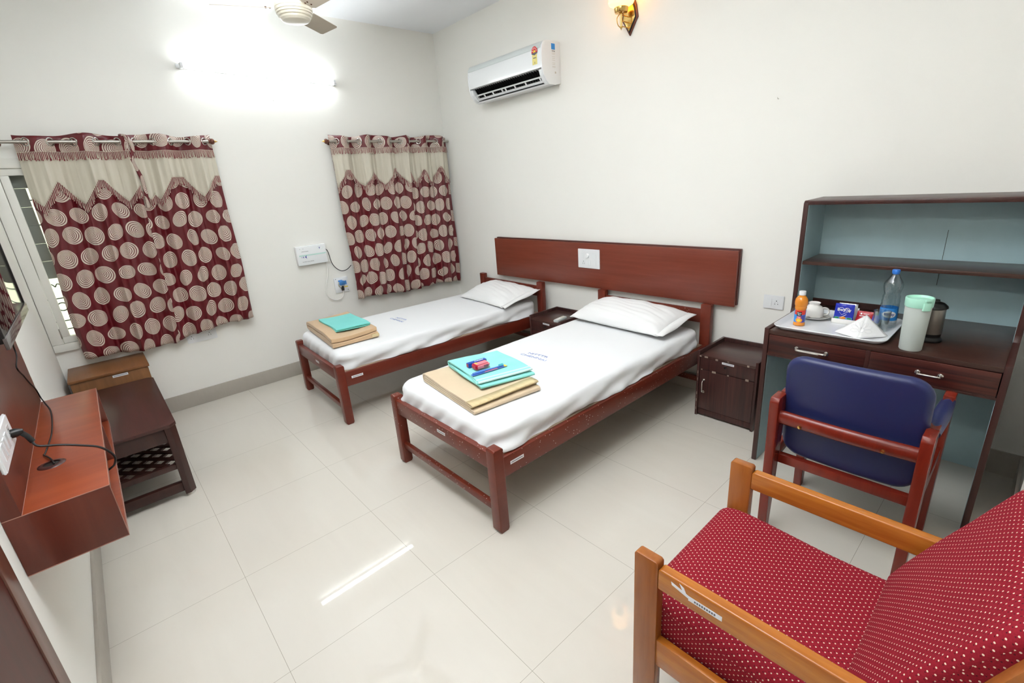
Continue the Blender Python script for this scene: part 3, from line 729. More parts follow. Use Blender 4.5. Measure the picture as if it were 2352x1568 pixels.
# ------------------------------------------------------------------ headboard panel + switch plate
root = thing('headboard_panel', (-.02, -1.97, .87), 'long red brown laminate headboard panel mounted behind both beds', 'headboard')
obj('panel', B((-.048, -.028, -3.172, -.757, .682, 1.050), bev=.0015), M['headboard'], root)
obj('backing_board', B((-.026, -.0005, -3.178, -.770, .690, 1.060), bev=.002), M['hb_edge'], root)
def socket_plate(name, o, r, u, w, h, label, holes=(), switches=(), knobs=(), mat=None, t=.008, cat='socket'):
    root = thing(name, o, label, cat); r_, u_ = Vector(r).normalized(), Vector(u).normalized(); n = r_.cross(u_); O = Vector(o)
    bm = bmesh.new(); plate(bm, O, r, u, w, h, t, bev=.003); obj('face_plate', bm, mat or M['white_plastic'], root)
    for (x, y, w2, h2) in switches:
        bm = bmesh.new(); plate(bm, O + r_ * x + u_ * y + n * t, r, u, w2, h2, .002, bev=.0006); obj('switch', bm, M['white_gloss'], root)
    for (x, y) in holes:
        bm = bmesh.new()
        plate(bm, O + r_ * x + u_ * y + n * (t - .0001), r, u, .037, .044, .0008, bev=.0003); f = obj('socket_insert', bm, M['white_gloss'], root)
        bm = bmesh.new()
        for dx, dy, rr in ((0, .010, .0032), (-.0085, -.009, .0026), (.0085, -.009, .0026), (-.008, .001, .0015), (.008, .001, .0015)):
            lathe(bm, [(rr, 0), (rr, .0005)], seg=10, mat=frame(O + r_ * (x + dx) + u_ * (y + dy) + n * (t + .0007), r, u))
        sub('pin_holes', bm, M['switch_grey'], f)
    for (x, y, rr) in knobs:
        bm = bmesh.new(); lathe(bm, [(rr, 0), (rr, .008), (rr * .85, .012)], seg=24, mat=frame(O + r_ * x + u_ * y + n * t, r, u)); obj('regulator_knob', bm, M['white_gloss'], root)
    return root
socket_plate('switch_plate', (-.048, -1.962, .923), (0, -1, 0), (0, 0, 1), .226, .158, 'white switch plate with fan regulator set in the headboard panel',
             holes=[(-.052, -.032)], switches=[(-.062, .022, .026, .045), (-.01, -.032, .020, .044), (.012, -.032, .020, .044), (.056, .022, .042, .045), (.056, -.032, .042, .045)], knobs=[(-.012, .025, .020)])
socket_plate('wall_socket', (0, -3.396, .737), (0, -1, 0), (0, 0, 1), .120, .088, 'white switch and socket plate on the wall between bedside cabinet and desk', holes=[(.018, 0)], switches=[(-.025, 0, .028, .044)])
socket_plate('wall_socket', (-2.597, 0, .563), (1, 0, 0), (0, 0, 1), .212, .088, 'white socket plate low under the left curtains', holes=[(-.07, 0), (.055, .005)], switches=[(-.026, 0, .022, .044), (-.002, 0, .022, .044)])

# ------------------------------------------------------------------ bedside cabinets
def make_cabinet(label):
    x0, x1, y0, y1 = -.367, -.014, -3.478, -3.102; th = .016
    root = thing('bedside_cabinet', ((x0 + x1) / 2, (y0 + y1) / 2, 0), label, 'cabinet')
    for a, b in ((y0, y0 + th), (y1 - th, y1)): obj('side_panel', B((x0, x1, a, b, 0, .457)), M['dark_v'], root)
    obj('back_panel', B((x1 - th, x1, y0 + th, y1 - th, .03, .457)), M['dark_v'], root)
    obj('top_panel', B((x0 + .002, x1 - th, y0 + th, y1 - th, .415, .431)), M['dark_top'], root)
    obj('drawer', B((x0 + .004, x0 + .022, y0 + th + .002, y1 - th - .002, .334, .414)), M['dark_v'], root)
    d = obj('door', B((x0 + .003, x0 + .021, y0 + th + .002, y1 - th - .002, .055, .330)), M['dark_v'], root)
    obj('plinth', B((x0 + .006, x1 - th, y0 + th, y1 - th, .012, .052)), M['dark_v'], root)
    bm = bmesh.new(); yh = -3.152
    tube(bm, smooth_path([(x0 + .003, yh, .262), (x0 - .018, yh, .258), (x0 - .020, yh, .222), (x0 - .018, yh, .186), (x0 + .003, yh, .182)], 5), .0045, 8)
    lathe(bm, [(.009, 0), (.009, .003)], seg=14, mat=frame((x0 + .003, yh, .264), (0, -1, 0), (0, 0, 1))); lathe(bm, [(.009, 0), (.009, .003)], seg=14, mat=frame((x0 + .003, yh, .180), (0, -1, 0), (0, 0, 1)))
    sub('handle', bm, M['chrome'], d, label='chrome bow handle')
    bm = bmesh.new(); lathe(bm, [(.008, 0), (.008, .006), (.003, .008), (.003, .016)], seg=14, mat=frame((x0 + .004, -3.283, .380), (0, -1, 0), (0, 0, 1))); obj('lock', bm, M['black'], root)
    sticker(root, (x0 + .0035, -3.298, .405), (0, -1, -.02), (0, 0, 1), .075, .013)
    return root
cab = make_cabinet('dark bedside cabinet with worn door between near bed and desk')
for (y, z, w, h) in ((-3.122, .424, .012, .01), (-3.16, .424, .022, .010), (-3.228, .420, .016, .012), (-3.300, .424, .010, .006), (-3.42, .423, .012, .012), (-3.135, .335, .01, .008), (-3.215, .333, .026, .014), (-3.305, .333, .012, .008), (-3.42, .333, .020, .014)):
    bm = bmesh.new(); plate(bm, (-.3675, y, z), (0, -1, 0), (0, 0, 1), w, h, .0005); obj('worn_patch', bm, M['chipped'], cab)
for z in (.31, .26, .16, .11, .05):
    bm = bmesh.new(); plate(bm, (-.3672, -3.110, z), (0, -1, 0), (0, 0, 1), .004, .02, .0004); obj('worn_patch', bm, M['chipped'], cab)
cab2 = make_cabinet('dark bedside cabinet between the two beds')
cab2.location.y += 1.54; cab2.location.x -= .022
# AC remote
root = thing('remote_control', (-.30, -1.845, .432), 'pale grey remote control on the cabinet between the beds', 'remote')
bm = bmesh.new(); obox(bm, Vector((-.300, -1.845, .443)), (1, .12, 0), .14, .046, .022, .005); rc = obj('case', bm, M['grey_strip'], root)
bm = bmesh.new(); obox(bm, Vector((-.268, -1.841, .4545)), (1, .12, 0), .040, .034, .002, .0005); obj('display', bm, M['smudge'], root)
bm = bmesh.new(); obox(bm, Vector((-.330, -1.8487, .4545)), (1, .12, 0), .055, .034, .0016, .0005); obj('key_cover', bm, M['china'], root)

# ------------------------------------------------------------------ desk with hutch
DX0, DY0, DY1, th = -.655, -4.480, -3.592, .022
root = thing('writing_desk', (-.33, -4.036, 0), 'dark laminate writing desk with tall blue grey lined bookshelf top', 'desk')
for a, b, inn in ((DY1 - th, DY1, -1), (DY0, DY0 + th, 1)):
    bm = bmesh.new(); prism(bm, [(DX0, 0), (-.0125, 0), (-.0125, .128), (-.002, .130), (-.002, 1.368), (-.290, 1.368), (-.302, 1.356), (-.302, .80), (-.31, .772), (DX0, .772)], 'y', a, b, .0015)
    s = obj('side_panel', bm, M['desk_edge'], root)
    y = a if inn < 0 else b
    bm = bmesh.new(); yy = sorted((y, y + inn * .0015)); box(bm, DX0 + .014, -.014, yy[0], yy[1], .002, .635, 0); box(bm, -.294, -.014, yy[0], yy[1], .768, 1.345, 0)
    sub('painted_lining', bm, M['teal'], s, label='blue grey painted inner face')
yi0, yi1 = DY0 + th, DY1 - th
obj('desktop', B((DX0 + .002, -.004, yi0, yi1, .744, .765), bev=.002), M['desk_top'], root)
obj('hutch_top', B((-.302, -.002, yi0, yi1, 1.347, 1.368), bev=.003), M['desk_edge'], root)
obj('shelf', B((-.288, -.020, yi0, yi1, 1.038, 1.056), bev=.002), M['desk_top'], root)
bm = bmesh.new(); box(bm, -.020, -.013, yi0, yi1, .0, .744, 0); box(bm, -.020, -.013, yi0, yi1, .765, 1.347, 0); bp = obj('back_panel', bm, M['teal'], root)
bm = bmesh.new(); box(bm, -.0212, -.020, -4.1465, -4.1445, .93, 1.20, 0); sub('board_seam', bm, M['dark_grey'], bp)
bm = bmesh.new(); box(bm, -.026, -.020, yi0 + .47, yi1, .765, .800, .001); obj('back_strip', bm, M['desk_edge'], root)
ym = -4.034
for a, b, hy, kind in ((ym + .008, yi1 - .003, -3.812, 0), (yi0 + .003, ym - .008, -4.249, 1)):
    d = obj('drawer', B((DX0 + .001, DX0 + .019, a, b, .640, .741), bev=.002), M['desk_front'], root)
    bm = bmesh.new(); hw = .062 if kind == 0 else .036; r = .006 if kind == 0 else .0045; zc = .692 if kind == 0 else .687
    tube(bm, smooth_path([(DX0, hy - hw, zc), (DX0 - .02, hy - hw * .95, zc), (DX0 - .022, hy, zc), (DX0 - .02, hy + hw * .95, zc), (DX0, hy + hw, zc)], 6), r, 8)
    for s in (-1, 1): lathe(bm, [(.011, 0), (.010, .004), (.006, .006)], seg=16, mat=frame((DX0 + .001, hy + s * hw * 1.02, zc), (0, -1, 0), (0, 0, 1)))
    sub('handle', bm, M['chrome'], d, label='chrome bow handle')
obj('drawer_rail', B((DX0 + .003, DX0 + .021, yi0, yi1, .628, .640), bev=.001), M['desk_edge'], root)
obj('drawer_divider', B((DX0 + .001, DX0 + .30, ym - .008, ym + .008, .640, .744), bev=.001), M['desk_edge'], root)
obj('drawer_tray', B((DX0 + .019, -.10, yi0, yi1, .6405, .650), bev=.001), M['desk_edge'], root)

# ------------------------------------------------------------------ tray and the things on it
DT = .765
def rpoly(x0, x1, y0, y1, r, n=6):
    out = []
    for cx, cy, a in ((x1 - r, y1 - r, 0), (x0 + r, y1 - r, 90), (x0 + r, y0 + r, 180), (x1 - r, y0 + r, 270)):
        for k in range(n + 1): th_ = R(a + 90 * k / n); out.append((cx + r * math.cos(th_), cy + r * math.sin(th_)))
    return out
bm = bmesh.new(); rings = []
tx0, tx1, ty0, ty1 = -.640, -.205, -4.085, -3.612
for ins, z, r in ((.030, .0, .03), (.022, .0005, .036), (.006, .012, .05), (0, .020, .055), (.0015, .0225, .0535), (.006, .0215, .05), (.022, .008, .04), (.036, .0045, .03)):
    rings.append([bm.verts.new((x, y, DT + z)) for x, y in rpoly(tx0 + ins, tx1 - ins, ty0 + ins, ty1 - ins, r)])
for r0, r1 in zip(rings, rings[1:]):
    for i in range(len(r0)): bm.faces.new((r0[i], r0[(i + 1) % len(r0)], r1[(i + 1) % len(r0)], r1[i]))
bm.faces.new(rings[0][::-1]); bm.faces.new(rings[-1])
tag(obj('serving_tray', bm, M['tray'], angle=50), 'white melamine serving tray on the left of the desk', 'tray')
TZ = DT + .0047
# orange juice bottle
cx, cy = -.512, -3.702
root = thing('juice_bottle', (cx, cy, TZ), 'small plastic bottle of orange juice with white cap on the tray', 'bottle')
bm = bmesh.new(); lathe(bm, [(.020, 0), (.026, .003), (.0265, .012), (.0245, .018), (.0245, .085), (.0265, .092), (.0265, .098), (.0255, .100), (.0285, .108), (.0295, .122), (.027, .138), (.019, .150), (.013, .155), (.013, .160)], (cx, cy, TZ), 36); obj('bottle', bm, M['juice'], root)
bm = bmesh.new(); lathe(bm, [(.0155, .158), (.0155, .176), (.0145, .178)], (cx, cy, TZ), 32); obj('cap', bm, M['white_plastic'], root)
bm = bmesh.new(); lathe(bm, [(.0252, .020), (.0252, .083)], (cx, cy, TZ), 36, cap=False); o = obj('label_wrap', bm, M['lab_blue'], root); 
td = (Vector((-3.12, -4.47, 0)) - Vector((cx, cy, 0))).normalized(); ang0 = math.atan2(td.y, td.x)
def wrap_text(s, size, c, rad, z, ang, mat, part, width, name='lettering', bold=True):
    bm = text_bm(s, size, .0003, bold); xs = [v.co.x for v in bm.verts]; k = width / (max(xs) - min(xs))
    for v in bm.verts:
        a = ang + v.co.x * k / rad; rr = rad + v.co.z; v.co = Vector((c[0] + rr * math.cos(a), c[1] + rr * math.sin(a), z + v.co.y))
    return sub(name, bm, mat, part, keep=True)
def wrap_patch(c, rad, ang, a_half, z0, z1, mat, part, name, n=10, poly=None):
    bm = bmesh.new(); P = [[Vector((c[0] + rad * math.cos(ang + a_half * (2 * i / n - 1)), c[1] + rad * math.sin(ang + a_half * (2 * i / n - 1)), z)) for z in (z0, z1)] for i in range(n + 1)]
    if poly: P = [[Vector((c[0] + rad * math.cos(ang + a_half * (2 * i / n - 1)), c[1] + rad * math.sin(ang + a_half * (2 * i / n - 1)), z0 + (z1 - z0) * (.5 + sg * .5 * math.sqrt(max(0, 1 - (2 * i / n - 1) ** 2))))) for sg in (-1, 1)] for i in range(n + 1)]
    grid(bm, P, n + 1, 2); return sub(name, bm, mat, part, keep=True)
C2 = (cx, cy)
wrap_patch(C2, .02545, ang0, 1.1, TZ + .060, TZ + .083, M['lab_red'], o, 'red_print')
wrap_patch(C2, .02545, ang0 + .45, .62, TZ + .020, TZ + .058, M['lab_mix'], o, 'indigo_print')
wrap_patch(C2, .02560, ang0 - .15, .42, TZ + .054, TZ + .076, M['p_black'], o, 'black_badge')
wrap_patch(C2, .02560, ang0 - .15, .38, TZ + .040, TZ + .052, M['lab_red'], o, 'red_badge')
wrap_patch(C2, .02565, ang0 - .1, .62, TZ + .0205, TZ + .043, M['p_orange'], o, 'orange_print', 16, True)
wrap_patch(C2, .02572, ang0 - .1, .35, TZ + .025, TZ + .038, M['p_yellow'], o, 'orange_centre', 16, True)
wrap_text('Minute', .0075, C2, .0258, TZ + .069, ang0 - .15, M['p_white'], o, .017); wrap_text('Maid', .0075, C2, .0258, TZ + .0605, ang0 - .15, M['p_white'], o, .012)
wrap_text('Pulpy', .005, C2, .0258, TZ + .0485, ang0 - .15, M['p_white'], o, .013); wrap_text('Orange', .005, C2, .0258, TZ + .0430, ang0 - .15, M['p_white'], o, .014)
# saucer, upturned cup, spoon
sx_, sy_ = -.352, -3.722
bm = bmesh.new(); lathe(bm, [(.030, 0), (.034, .002), (.060, .010), (.071, .015), (.0715, .017), (.070, .0175), (.058, .0125), (.032, .005), (.001, .0045)], (sx_, sy_, TZ), 48); tag(obj('saucer', bm, M['china']), 'white china saucer under the upturned cup', 'saucer')
sx_ -= .004; sy_ += .004
root = thing('teacup', (sx_, sy_, TZ + .0135), 'white china teacup turned upside down on its saucer', 'cup')
bm = bmesh.new(); z0 = TZ + .0135 - 0
lathe(bm, [(.043, 0), (.0445, .001), (.0455, .020), (.0455, .030), (.043, .042), (.034, .055), (.025, .061), (.023, .064), (.027, .071), (.0275, .074), (.026, .0745), (.022, .070), (.001, .0695)], (sx_, sy_, z0), 40); obj('cup_body', bm, M['china'], root)
bm = bmesh.new(); hd = Vector((.35, -.93, 0)).normalized()
tube(bm, smooth_path([Vector((sx_, sy_, z0 + .046)) + hd * .038, Vector((sx_, sy_, z0 + .044)) + hd * .058, Vector((sx_, sy_, z0 + .028)) + hd * .068, Vector((sx_, sy_, z0 + .012)) + hd * .062, Vector((sx_, sy_, z0 + .007)) + hd * .044], 6), .004, 8); obj('cup_handle', bm, M['china'], root)
bm = bmesh.new(); s0 = Vector((-.405, -3.705, TZ + .0165)); s1 = Vector((-.342, -3.812, TZ + .0150))
tube(bm, [s0, s0.lerp(s1, .3), s0.lerp(s1, .7), s1], .002, 8, radii=[.0045, .0018, .0016, .003]); sph(bm, s0, .008, 1.0, 1.4, .25, 12); tag(obj('teaspoon', bm, M['steel']), 'steel teaspoon laid across the saucer', 'spoon')
# sachet caddy
cr = Vector((.03, -1, 0)).normalized(); cu_ = Vector((1, .03, 0)).normalized()
c0 = Vector((-.342, -3.905, TZ))
root = thing('sachet_holder', c0, 'small white tray holding sachets on the serving tray', 'tray')
bm = bmesh.new()
hw_, hd_ = .098, .038
for a, b, c_, d in ((-hw_, hw_, -hd_, -hd_ + .003), (-hw_, hw_, hd_ - .003, hd_), (-hw_, -hw_ + .003, -hd_, hd_), (hw_ - .003, hw_, -hd_, hd_)):
    box(bm, a, b, c_, d, 0, .024, .001)
box(bm, -hw_, hw_, -hd_, hd_, 0, .003, .001)
bm.transform(frame(c0, cr, cu_)); obj('holder_body', bm, M['china'], root)
def sachet(c, w, h, mat, label, tilt=.12, yaw=0.0, name='sachet', group=None):
    rr = Matrix.Rotation(yaw, 3, 'Z') @ cr; uu = (Vector((0, 0, 1)) + (Matrix.Rotation(yaw, 3, 'Z') @ cu_) * tilt).normalized()
    root = thing(name, c, label, 'sachet', group); bm = bmesh.new(); n = 12; F, K = [], []
    for i in range(n + 1):
        u = -1 + 2 * i / n; f, k = [], []
        for j in range(n + 1):
            v = -1 + 2 * j / n; e = (1 - u ** 4) * (1 - v ** 4); f.append(Vector((u * w / 2, h / 2 + v * h / 2, .004 * e + .0006 * math.sin(9 * u + 5 * v)))); k.append(Vector((u * w / 2, h / 2 + v * h / 2, -.004 * e - .0006)))
        F.append(f); K.append(k)
    grid(bm, F, n + 1, n + 1); grid(bm, K, n + 1, n + 1); be = [e for e in bm.edges if len(e.link_faces) == 1]; bmesh.ops.bridge_loops(bm, edges=be)
    m = frame(c, rr, uu); bm.transform(m); obj('packet', bm, mat, root); return root, m, rr, uu
cc = c0 + cr * -.052 - cu_ * .018 + Vector((0, 0, .005))
root, m, rr, uu = sachet(cc, .082, .092, M['p_blue'], 'blue milk powder sachet standing at the left of the holder', .10)
nn = rr.cross(uu)
def on_s(x, y, e=.0052): return cc + rr * x + uu * y + nn * e
bm = bmesh.new(); plate(bm, on_s(0, .014, .0025), rr, uu, .074, .022, .0022); obj('sky_print', bm, M['p_sky'], root)
bm = bmesh.new()
for s in (-1, 1):
    pts = []
    for k in range(13):
        a = R(-30 + 20 * k); pts.append(on_s(s * (.013 + .011 * math.cos(PI - R(20) * k * 0 - a)) if False else s * (.012 - .012 * math.cos(a)), .060 + .013 * math.sin(a), .0054))
    tube(bm, pts, .0011, 6)
tube(bm, [on_s(-.020, .050), on_s(-.008, .036), on_s(0.004, .046), on_s(.020, .055)], .0009, 6); tube(bm, [on_s(.012, .040), on_s(-.010, .022, .0050)], .0011, 6); obj('heart_print', bm, M['p_white'], root)
text('EveryDay', .020, on_s(0, .062, .0058), rr, uu, M['p_white'], root, width=.058, bold=True)
bm = bmesh.new(); lathe(bm, [(.014, 0), (.014, .0004)], seg=20, mat=frame(on_s(-.002, .0215, .0050), rr, uu) @ Matrix.Diagonal((1, .45, 1, 1))); obj('cup_print', bm, M['p_orange'], root)
bm = bmesh.new(); plate(bm, on_s(-.028, .020, .0046), rr, uu, .018, .007, .0004); plate(bm, on_s(.026, .020, .0046), rr, uu, .018, .007, .0004); obj('leaf_print', bm, M['p_green'], root)
sachet(c0 + cr * -.043 + cu_ * .004 + Vector((0, 0, .005)), .080, .090, M['p_foil'], 'silver backed sachet just behind the blue one', .16)
sachet(c0 + cr * -.022 + cu_ * .010 + Vector((0, 0, .005)), .050, .070, M['p_white'], 'white sachet between the blue and red ones', .2)
cc = c0 + cr * .030 - cu_ * .006 + Vector((0, 0, .006))
root, m, rr, uu = sachet(cc, .066, .062, M['p_red'], 'red coffee sachet in the middle of the holder', .35, -.08); nn = rr.cross(uu)
bm = bmesh.new(); lathe(bm, [(.004, 0), (.004, .0004)], seg=14, mat=frame(cc + rr * -.014 + uu * .048 + nn * .004, rr, uu)); plate(bm, cc + rr * .006 + uu * .048 + nn * .0045, rr, uu, .024, .002, .0004); plate(bm, cc + uu * .037 + nn * .0049, rr, uu, .040, .003, .0004); obj('white_print', bm, M['p_white'], root)
sachet(c0 + cr * .066 + cu_ * .004 + Vector((0, 0, .006)), .055, .058, M['p_green'], 'green edged sachet behind the napkin peak', .5, -.35)
sachet(c0 + cr * .068 - cu_ * .012 + Vector((0, 0, .006)), .048, .052, M['tp_blue'], 'dark blue and gold sachet at the right of the holder', .5, -.45)
# napkin folded as a tent with an embossed flower
npk = Vector((-.545, -3.975, TZ))
root = thing('paper_napkin', npk, 'white paper napkin folded to a peak on the tray front', 'napkin')
A_ = Vector((-.545, -3.868, TZ + .004)); B_ = Vector((-.600, -3.975, TZ + .004)); Cn = Vector((-.495, -4.068, TZ + .004)); T_ = Vector((-.478, -3.972, TZ + .088)); D_ = Vector((-.43, -3.93, TZ + .004))
bm = bmesh.new()
def tri_patch(bm, a, b, c, n=10, bul=.004):
    nm = (b - a).cross(c - a).normalized(); V = {}
    for i in range(n + 1):
        for j in range(n + 1 - i):
            u, v = i / n, j / n; w = 1 - u - v; V[i, j] = bm.verts.new(a * w + b * u + c * v + nm * (27 * u * v * w * bul))
    for i in range(n):
        for j in range(n - i):
            bm.faces.new((V[i, j], V[i + 1, j], V[i, j + 1]))
            if i + j < n - 1: bm.faces.new((V[i + 1, j], V[i + 1, j + 1], V[i, j + 1]))
tri_patch(bm, A_, B_, T_); tri_patch(bm, B_, Cn, T_)
o = obj('folded_paper', bm, M['napkin'], root, keep=True); sm = o.modifiers.new('t', 'SOLIDIFY'); sm.thickness = .0012
bm = bmesh.new(); tri_patch(bm, A_ + Vector((.012, 0, 0)), Cn + Vector((.010, 0.004, 0)), T_ + Vector((.006, 0, -.003)), bul=-.004); o = obj('back_fold', bm, M['napkin'], root, keep=True); sm = o.modifiers.new('t', 'SOLIDIFY'); sm.thickness = .0012
ctr = (B_ + Cn * 1.0 + T_ + A_ * .35) / 3.35; e1 = (Cn - A_).normalized(); nm = (Cn - A_).cross(T_ - A_).normalized()
if nm.x > 0: nm = -nm
e2 = nm.cross(e1) * (1 if nm.cross(e1).z > 0 else -1)
bm = bmesh.new(); cf = B_.lerp(T_, .36) + nm * .006
tube(bm, [cf + (e1 * math.cos(k * PI / 10) * .012 + e2 * math.sin(k * PI / 10) * .012) for k in range(20)], .0006, 5, closed=True)
for k in range(7):
    a = R(-10 + 33 * k); d = e1 * math.cos(a) + e2 * math.sin(a); pn = e2 * math.cos(a) - e1 * math.sin(a)
    tube(bm, smooth_path([cf + d * .013 - pn * .004, cf + d * .027 - pn * .009, cf + d * .042, cf + d * .027 + pn * .009, cf + d * .013 + pn * .004], 4), .0006, 5)
obj('embossed_flower', bm, M['paper'], root)
# water bottle
cx, cy = -.325, -4.026; C2 = (cx, cy)
root = thing('water_bottle', (cx, cy, TZ), 'tall clear plastic water bottle with blue cap on the tray', 'bottle')
prof = [(.026, 0), (.034, .004), (.037, .012), (.037, .030), (.0355, .034), (.0355, .105), (.037, .110), (.035, .122), (.037, .130), (.034, .142), (.0355, .152), (.0305, .165), (.034, .180), (.038, .198), (.038, .212), (.033, .226), (.0265, .236), (.018, .252), (.0125, .262), (.0125, .272)]
bm = bmesh.new(); lathe(bm, prof, (cx, cy, TZ), 40, cap=False); b = bmesh.new(); lathe(b, [(.026, .0), (.0005, .004)], (cx, cy, TZ), 40, cap=False); merge(bm, b)
o = obj('bottle', bm, M['pet'], root, keep=True)
bm = bmesh.new(); lathe(bm, [(.0150, .264), (.0155, .266), (.0155, .279), (.014, .281)], (cx, cy, TZ), 28); obj('cap', bm, M['blue_cap'], root)
bm = bmesh.new(); lathe(bm, [(.0132, .260), (.0132, .264)], (cx, cy, TZ), 28); obj('neck_ring', bm, M['blue_cap'], root)
bm = bmesh.new(); lathe(bm, [(.0359, .040), (.0359, .100)], (cx, cy, TZ), 40, cap=False); o = obj('label_wrap', bm, M['lab_blue'], root)
td = (Vector((-3.12, -4.47, 0)) - Vector((cx, cy, 0))).normalized(); ang0 = math.atan2(td.y, td.x)
wrap_patch(C2, .0361, ang0 + .1, .80, TZ + .054, TZ + .086, M['p_white'], o, 'white_oval', 16, True)
wrap_patch(C2, .0361, ang0 + PI, 1.2, TZ + .040, TZ + .052, M['navy_ink'], o, 'navy_band')
wrap_text('kinley', .017, C2, .0363, TZ + .071, ang0 + .1, M['navy_ink'], o, .040)
# tumbler
cx, cy = -.400, -4.016
bm = bmesh.new(); lathe(bm, [(.0001, 0), (.026, .0), (.028, .002), (.034, .094), (.0345, .096), (.0335, .0965), (.0325, .094), (.0265, .010), (.0001, .009)], (cx, cy, TZ), 40, cap=False); tag(obj('drinking_glass', bm, M['glass']), 'clear drinking glass standing in front of the water bottle', 'glass')
# jug
cx, cy = -.600, -4.165
root = thing('water_jug', (cx, cy, DT), 'frosted plastic water jug with mint green lid', 'jug')
bm = bmesh.new(); lathe(bm, [(.0001, .0), (.037, 0), (.0395, .004), (.0450, .205), (.0435, .205), (.038, .008), (.0001, .006)], (cx, cy, DT), 48, cap=False); obj('jug_body', bm, M['frosted'], root)
bm = bmesh.new(); lathe(bm, [(.0462, .190), (.0475, .194), (.0485, .224), (.0470, .228), (.043, .2285), (.040, .224), (.038, .220), (.0001, .220)], (cx, cy, DT), 48, cap=False); lid = obj('lid', bm, M['mint'], root)
ld = Vector((-.75, -.66, 0)).normalized(); 
bm = bmesh.new(); q = Vector((cx, cy, DT)) + ld * .0455
box(bm, -.014, .014, -.006, .006, .180, .214, .003, mat=frame(Vector((q.x, q.y, DT)), Vector((-ld.y, ld.x, 0)), ld) @ Matrix.Rotation(0, 4, 'X') if False else Matrix.Translation((q.x, q.y, DT)) @ Matrix.Rotation(math.atan2(ld.y, ld.x) - PI / 2, 4, 'Z'))
box(bm, -.011, .011, -.030, .010, .219, .229, .003, mat=Matrix.Translation((q.x, q.y, DT)) @ Matrix.Rotation(math.atan2(ld.y, ld.x) - PI / 2, 4, 'Z')); sub('lid_clip', bm, M['mint'], lid)
# kettle
cx, cy = -.43, -4.198
root = thing('electric_kettle', (cx, cy, DT), 'small steel and black electric kettle behind the jug', 'kettle')
bm = bmesh.new(); lathe(bm, [(.047, 0), (.049, .004), (.047, .014), (.041, .022), (.042, .036)], (cx, cy, DT), 40); obj('base', bm, M['black'], root)
bm = bmesh.new(); lathe(bm, [(.0415, .036), (.043, .040), (.041, .145), (.042, .150)], (cx, cy, DT), 40); obj('body', bm, M['steel'], root)
bm = bmesh.new(); lathe(bm, [(.043, .148), (.047, .152), (.045, .160), (.032, .172), (.015, .178), (.014, .186), (.001, .188)], (cx, cy, DT), 40); obj('lid', bm, M['black'], root)
bm = bmesh.new(); tube(bm, smooth_path([(cx + .010, cy + .035, DT + .155), (cx + .015, cy + .068, DT + .155), (cx + .016, cy + .072, DT + .10), (cx + .012, cy + .046, DT + .045)], 6), .007, 10); obj('handle', bm, M['black'], root)

# ------------------------------------------------------------------ blue desk chair
root = thing('desk_chair', (-.95, -4.09, 0), 'red wooden armchair with navy vinyl back tucked at the desk', 'chair')
for (a, b, inn) in ((-3.872, -3.836, 1), (-4.352, -4.316, -1)):
    bm = bmesh.new(); prism(bm, [(-1.195, 0), (-1.155, 0), (-1.128, .36), (-1.112, .655), (-1.118, .66), (-1.196, .66), (-1.207, .640), (-1.203, .5), (-1.198, .3)], 'y', a, b, .004); obj('leg', bm, M['chair_red'], root)
    bm = bmesh.new(); prism(bm, [(-.745, 0), (-.708, 0), (-.700, .4), (-.702, .640), (-.712, .655), (-.772, .655), (-.770, .40)], 'y', a, b, .004); obj('leg', bm, M['chair_red'], root)
    bm = bmesh.new(); box(bm, -1.118, -.765, a + .002, b - .002, .615, .650, .005); arm = obj('arm_rail', bm, M['chair_red'], root)
    bm = bmesh.new(); n = 16; prof = []
    for k in range(n + 1):
        x = -1.098 + .335 * k / n; f = k / n; h = .046 * (math.sin(PI * min(1, max(.0, f * .9 + .05))) ** .45); w = .021 + .006 * math.sin(PI * f)
        prof.append((x, h, w))
    P = []
    for x, h, w in prof:
        P.append([Vector((x, (a + b) / 2 + w * math.cos(t_) , .632 + (h * .62 if math.sin(t_) > 0 else .024) * math.sin(t_))) for t_ in [2 * PI * q / 16 for q in range(17)]])
    grid(bm, P, n + 1, 17); bmesh.ops.remove_doubles(bm, verts=bm.verts[:], dist=.0001); bmesh.ops.holes_fill(bm, edges=[e for e in bm.edges if len(e.link_faces) == 1], sides=0)
    sub('arm_pad', bm, M['navy'], arm, angle=60, label='navy vinyl arm pad')
    bm = bmesh.new(); prism(bm, [(-1.14, .345), (-.755, .375), (-.755, .425), (-1.14, .400)], 'y', a + .006, b - .006, .003); obj('side_rail', bm, M['chair_red'], root)
bm = bmesh.new(); n = 10
for ya, yb in (((-4.318), (-3.870)),):
    tube(bm, smooth_path([(-1.170, ya, .571), (-1.182, ya + .15, .571), (-1.182, yb - .15, .571), (-1.170, yb, .571)], 6), .030, 14)
bm.transform(Matrix.Translation((-1.178, 0, .571)) @ Matrix.Diagonal((.62, 1, 1, 1)) @ Matrix.Translation((1.178, 0, -.571)))
rl = obj('back_rail', bm, M['chair_red'], root, angle=60)
bm = bmesh.new()
for y in (-3.953, -4.222): lathe(bm, [(.008, 0), (.007, .003), (.003, .004)], seg=12, mat=frame((-1.1975, y, .560), (0, -1, 0), (0, 0, 1)))
sub('bolts', bm, M['brass'], rl)
obj('seat_rail', B((-1.135, -1.105, -4.318, -3.870, .335, .375)), M['chair_red'], root)
obj('seat_rail', B((-.765, -.735, -4.318, -3.870, .365, .415)), M['chair_red'], root)
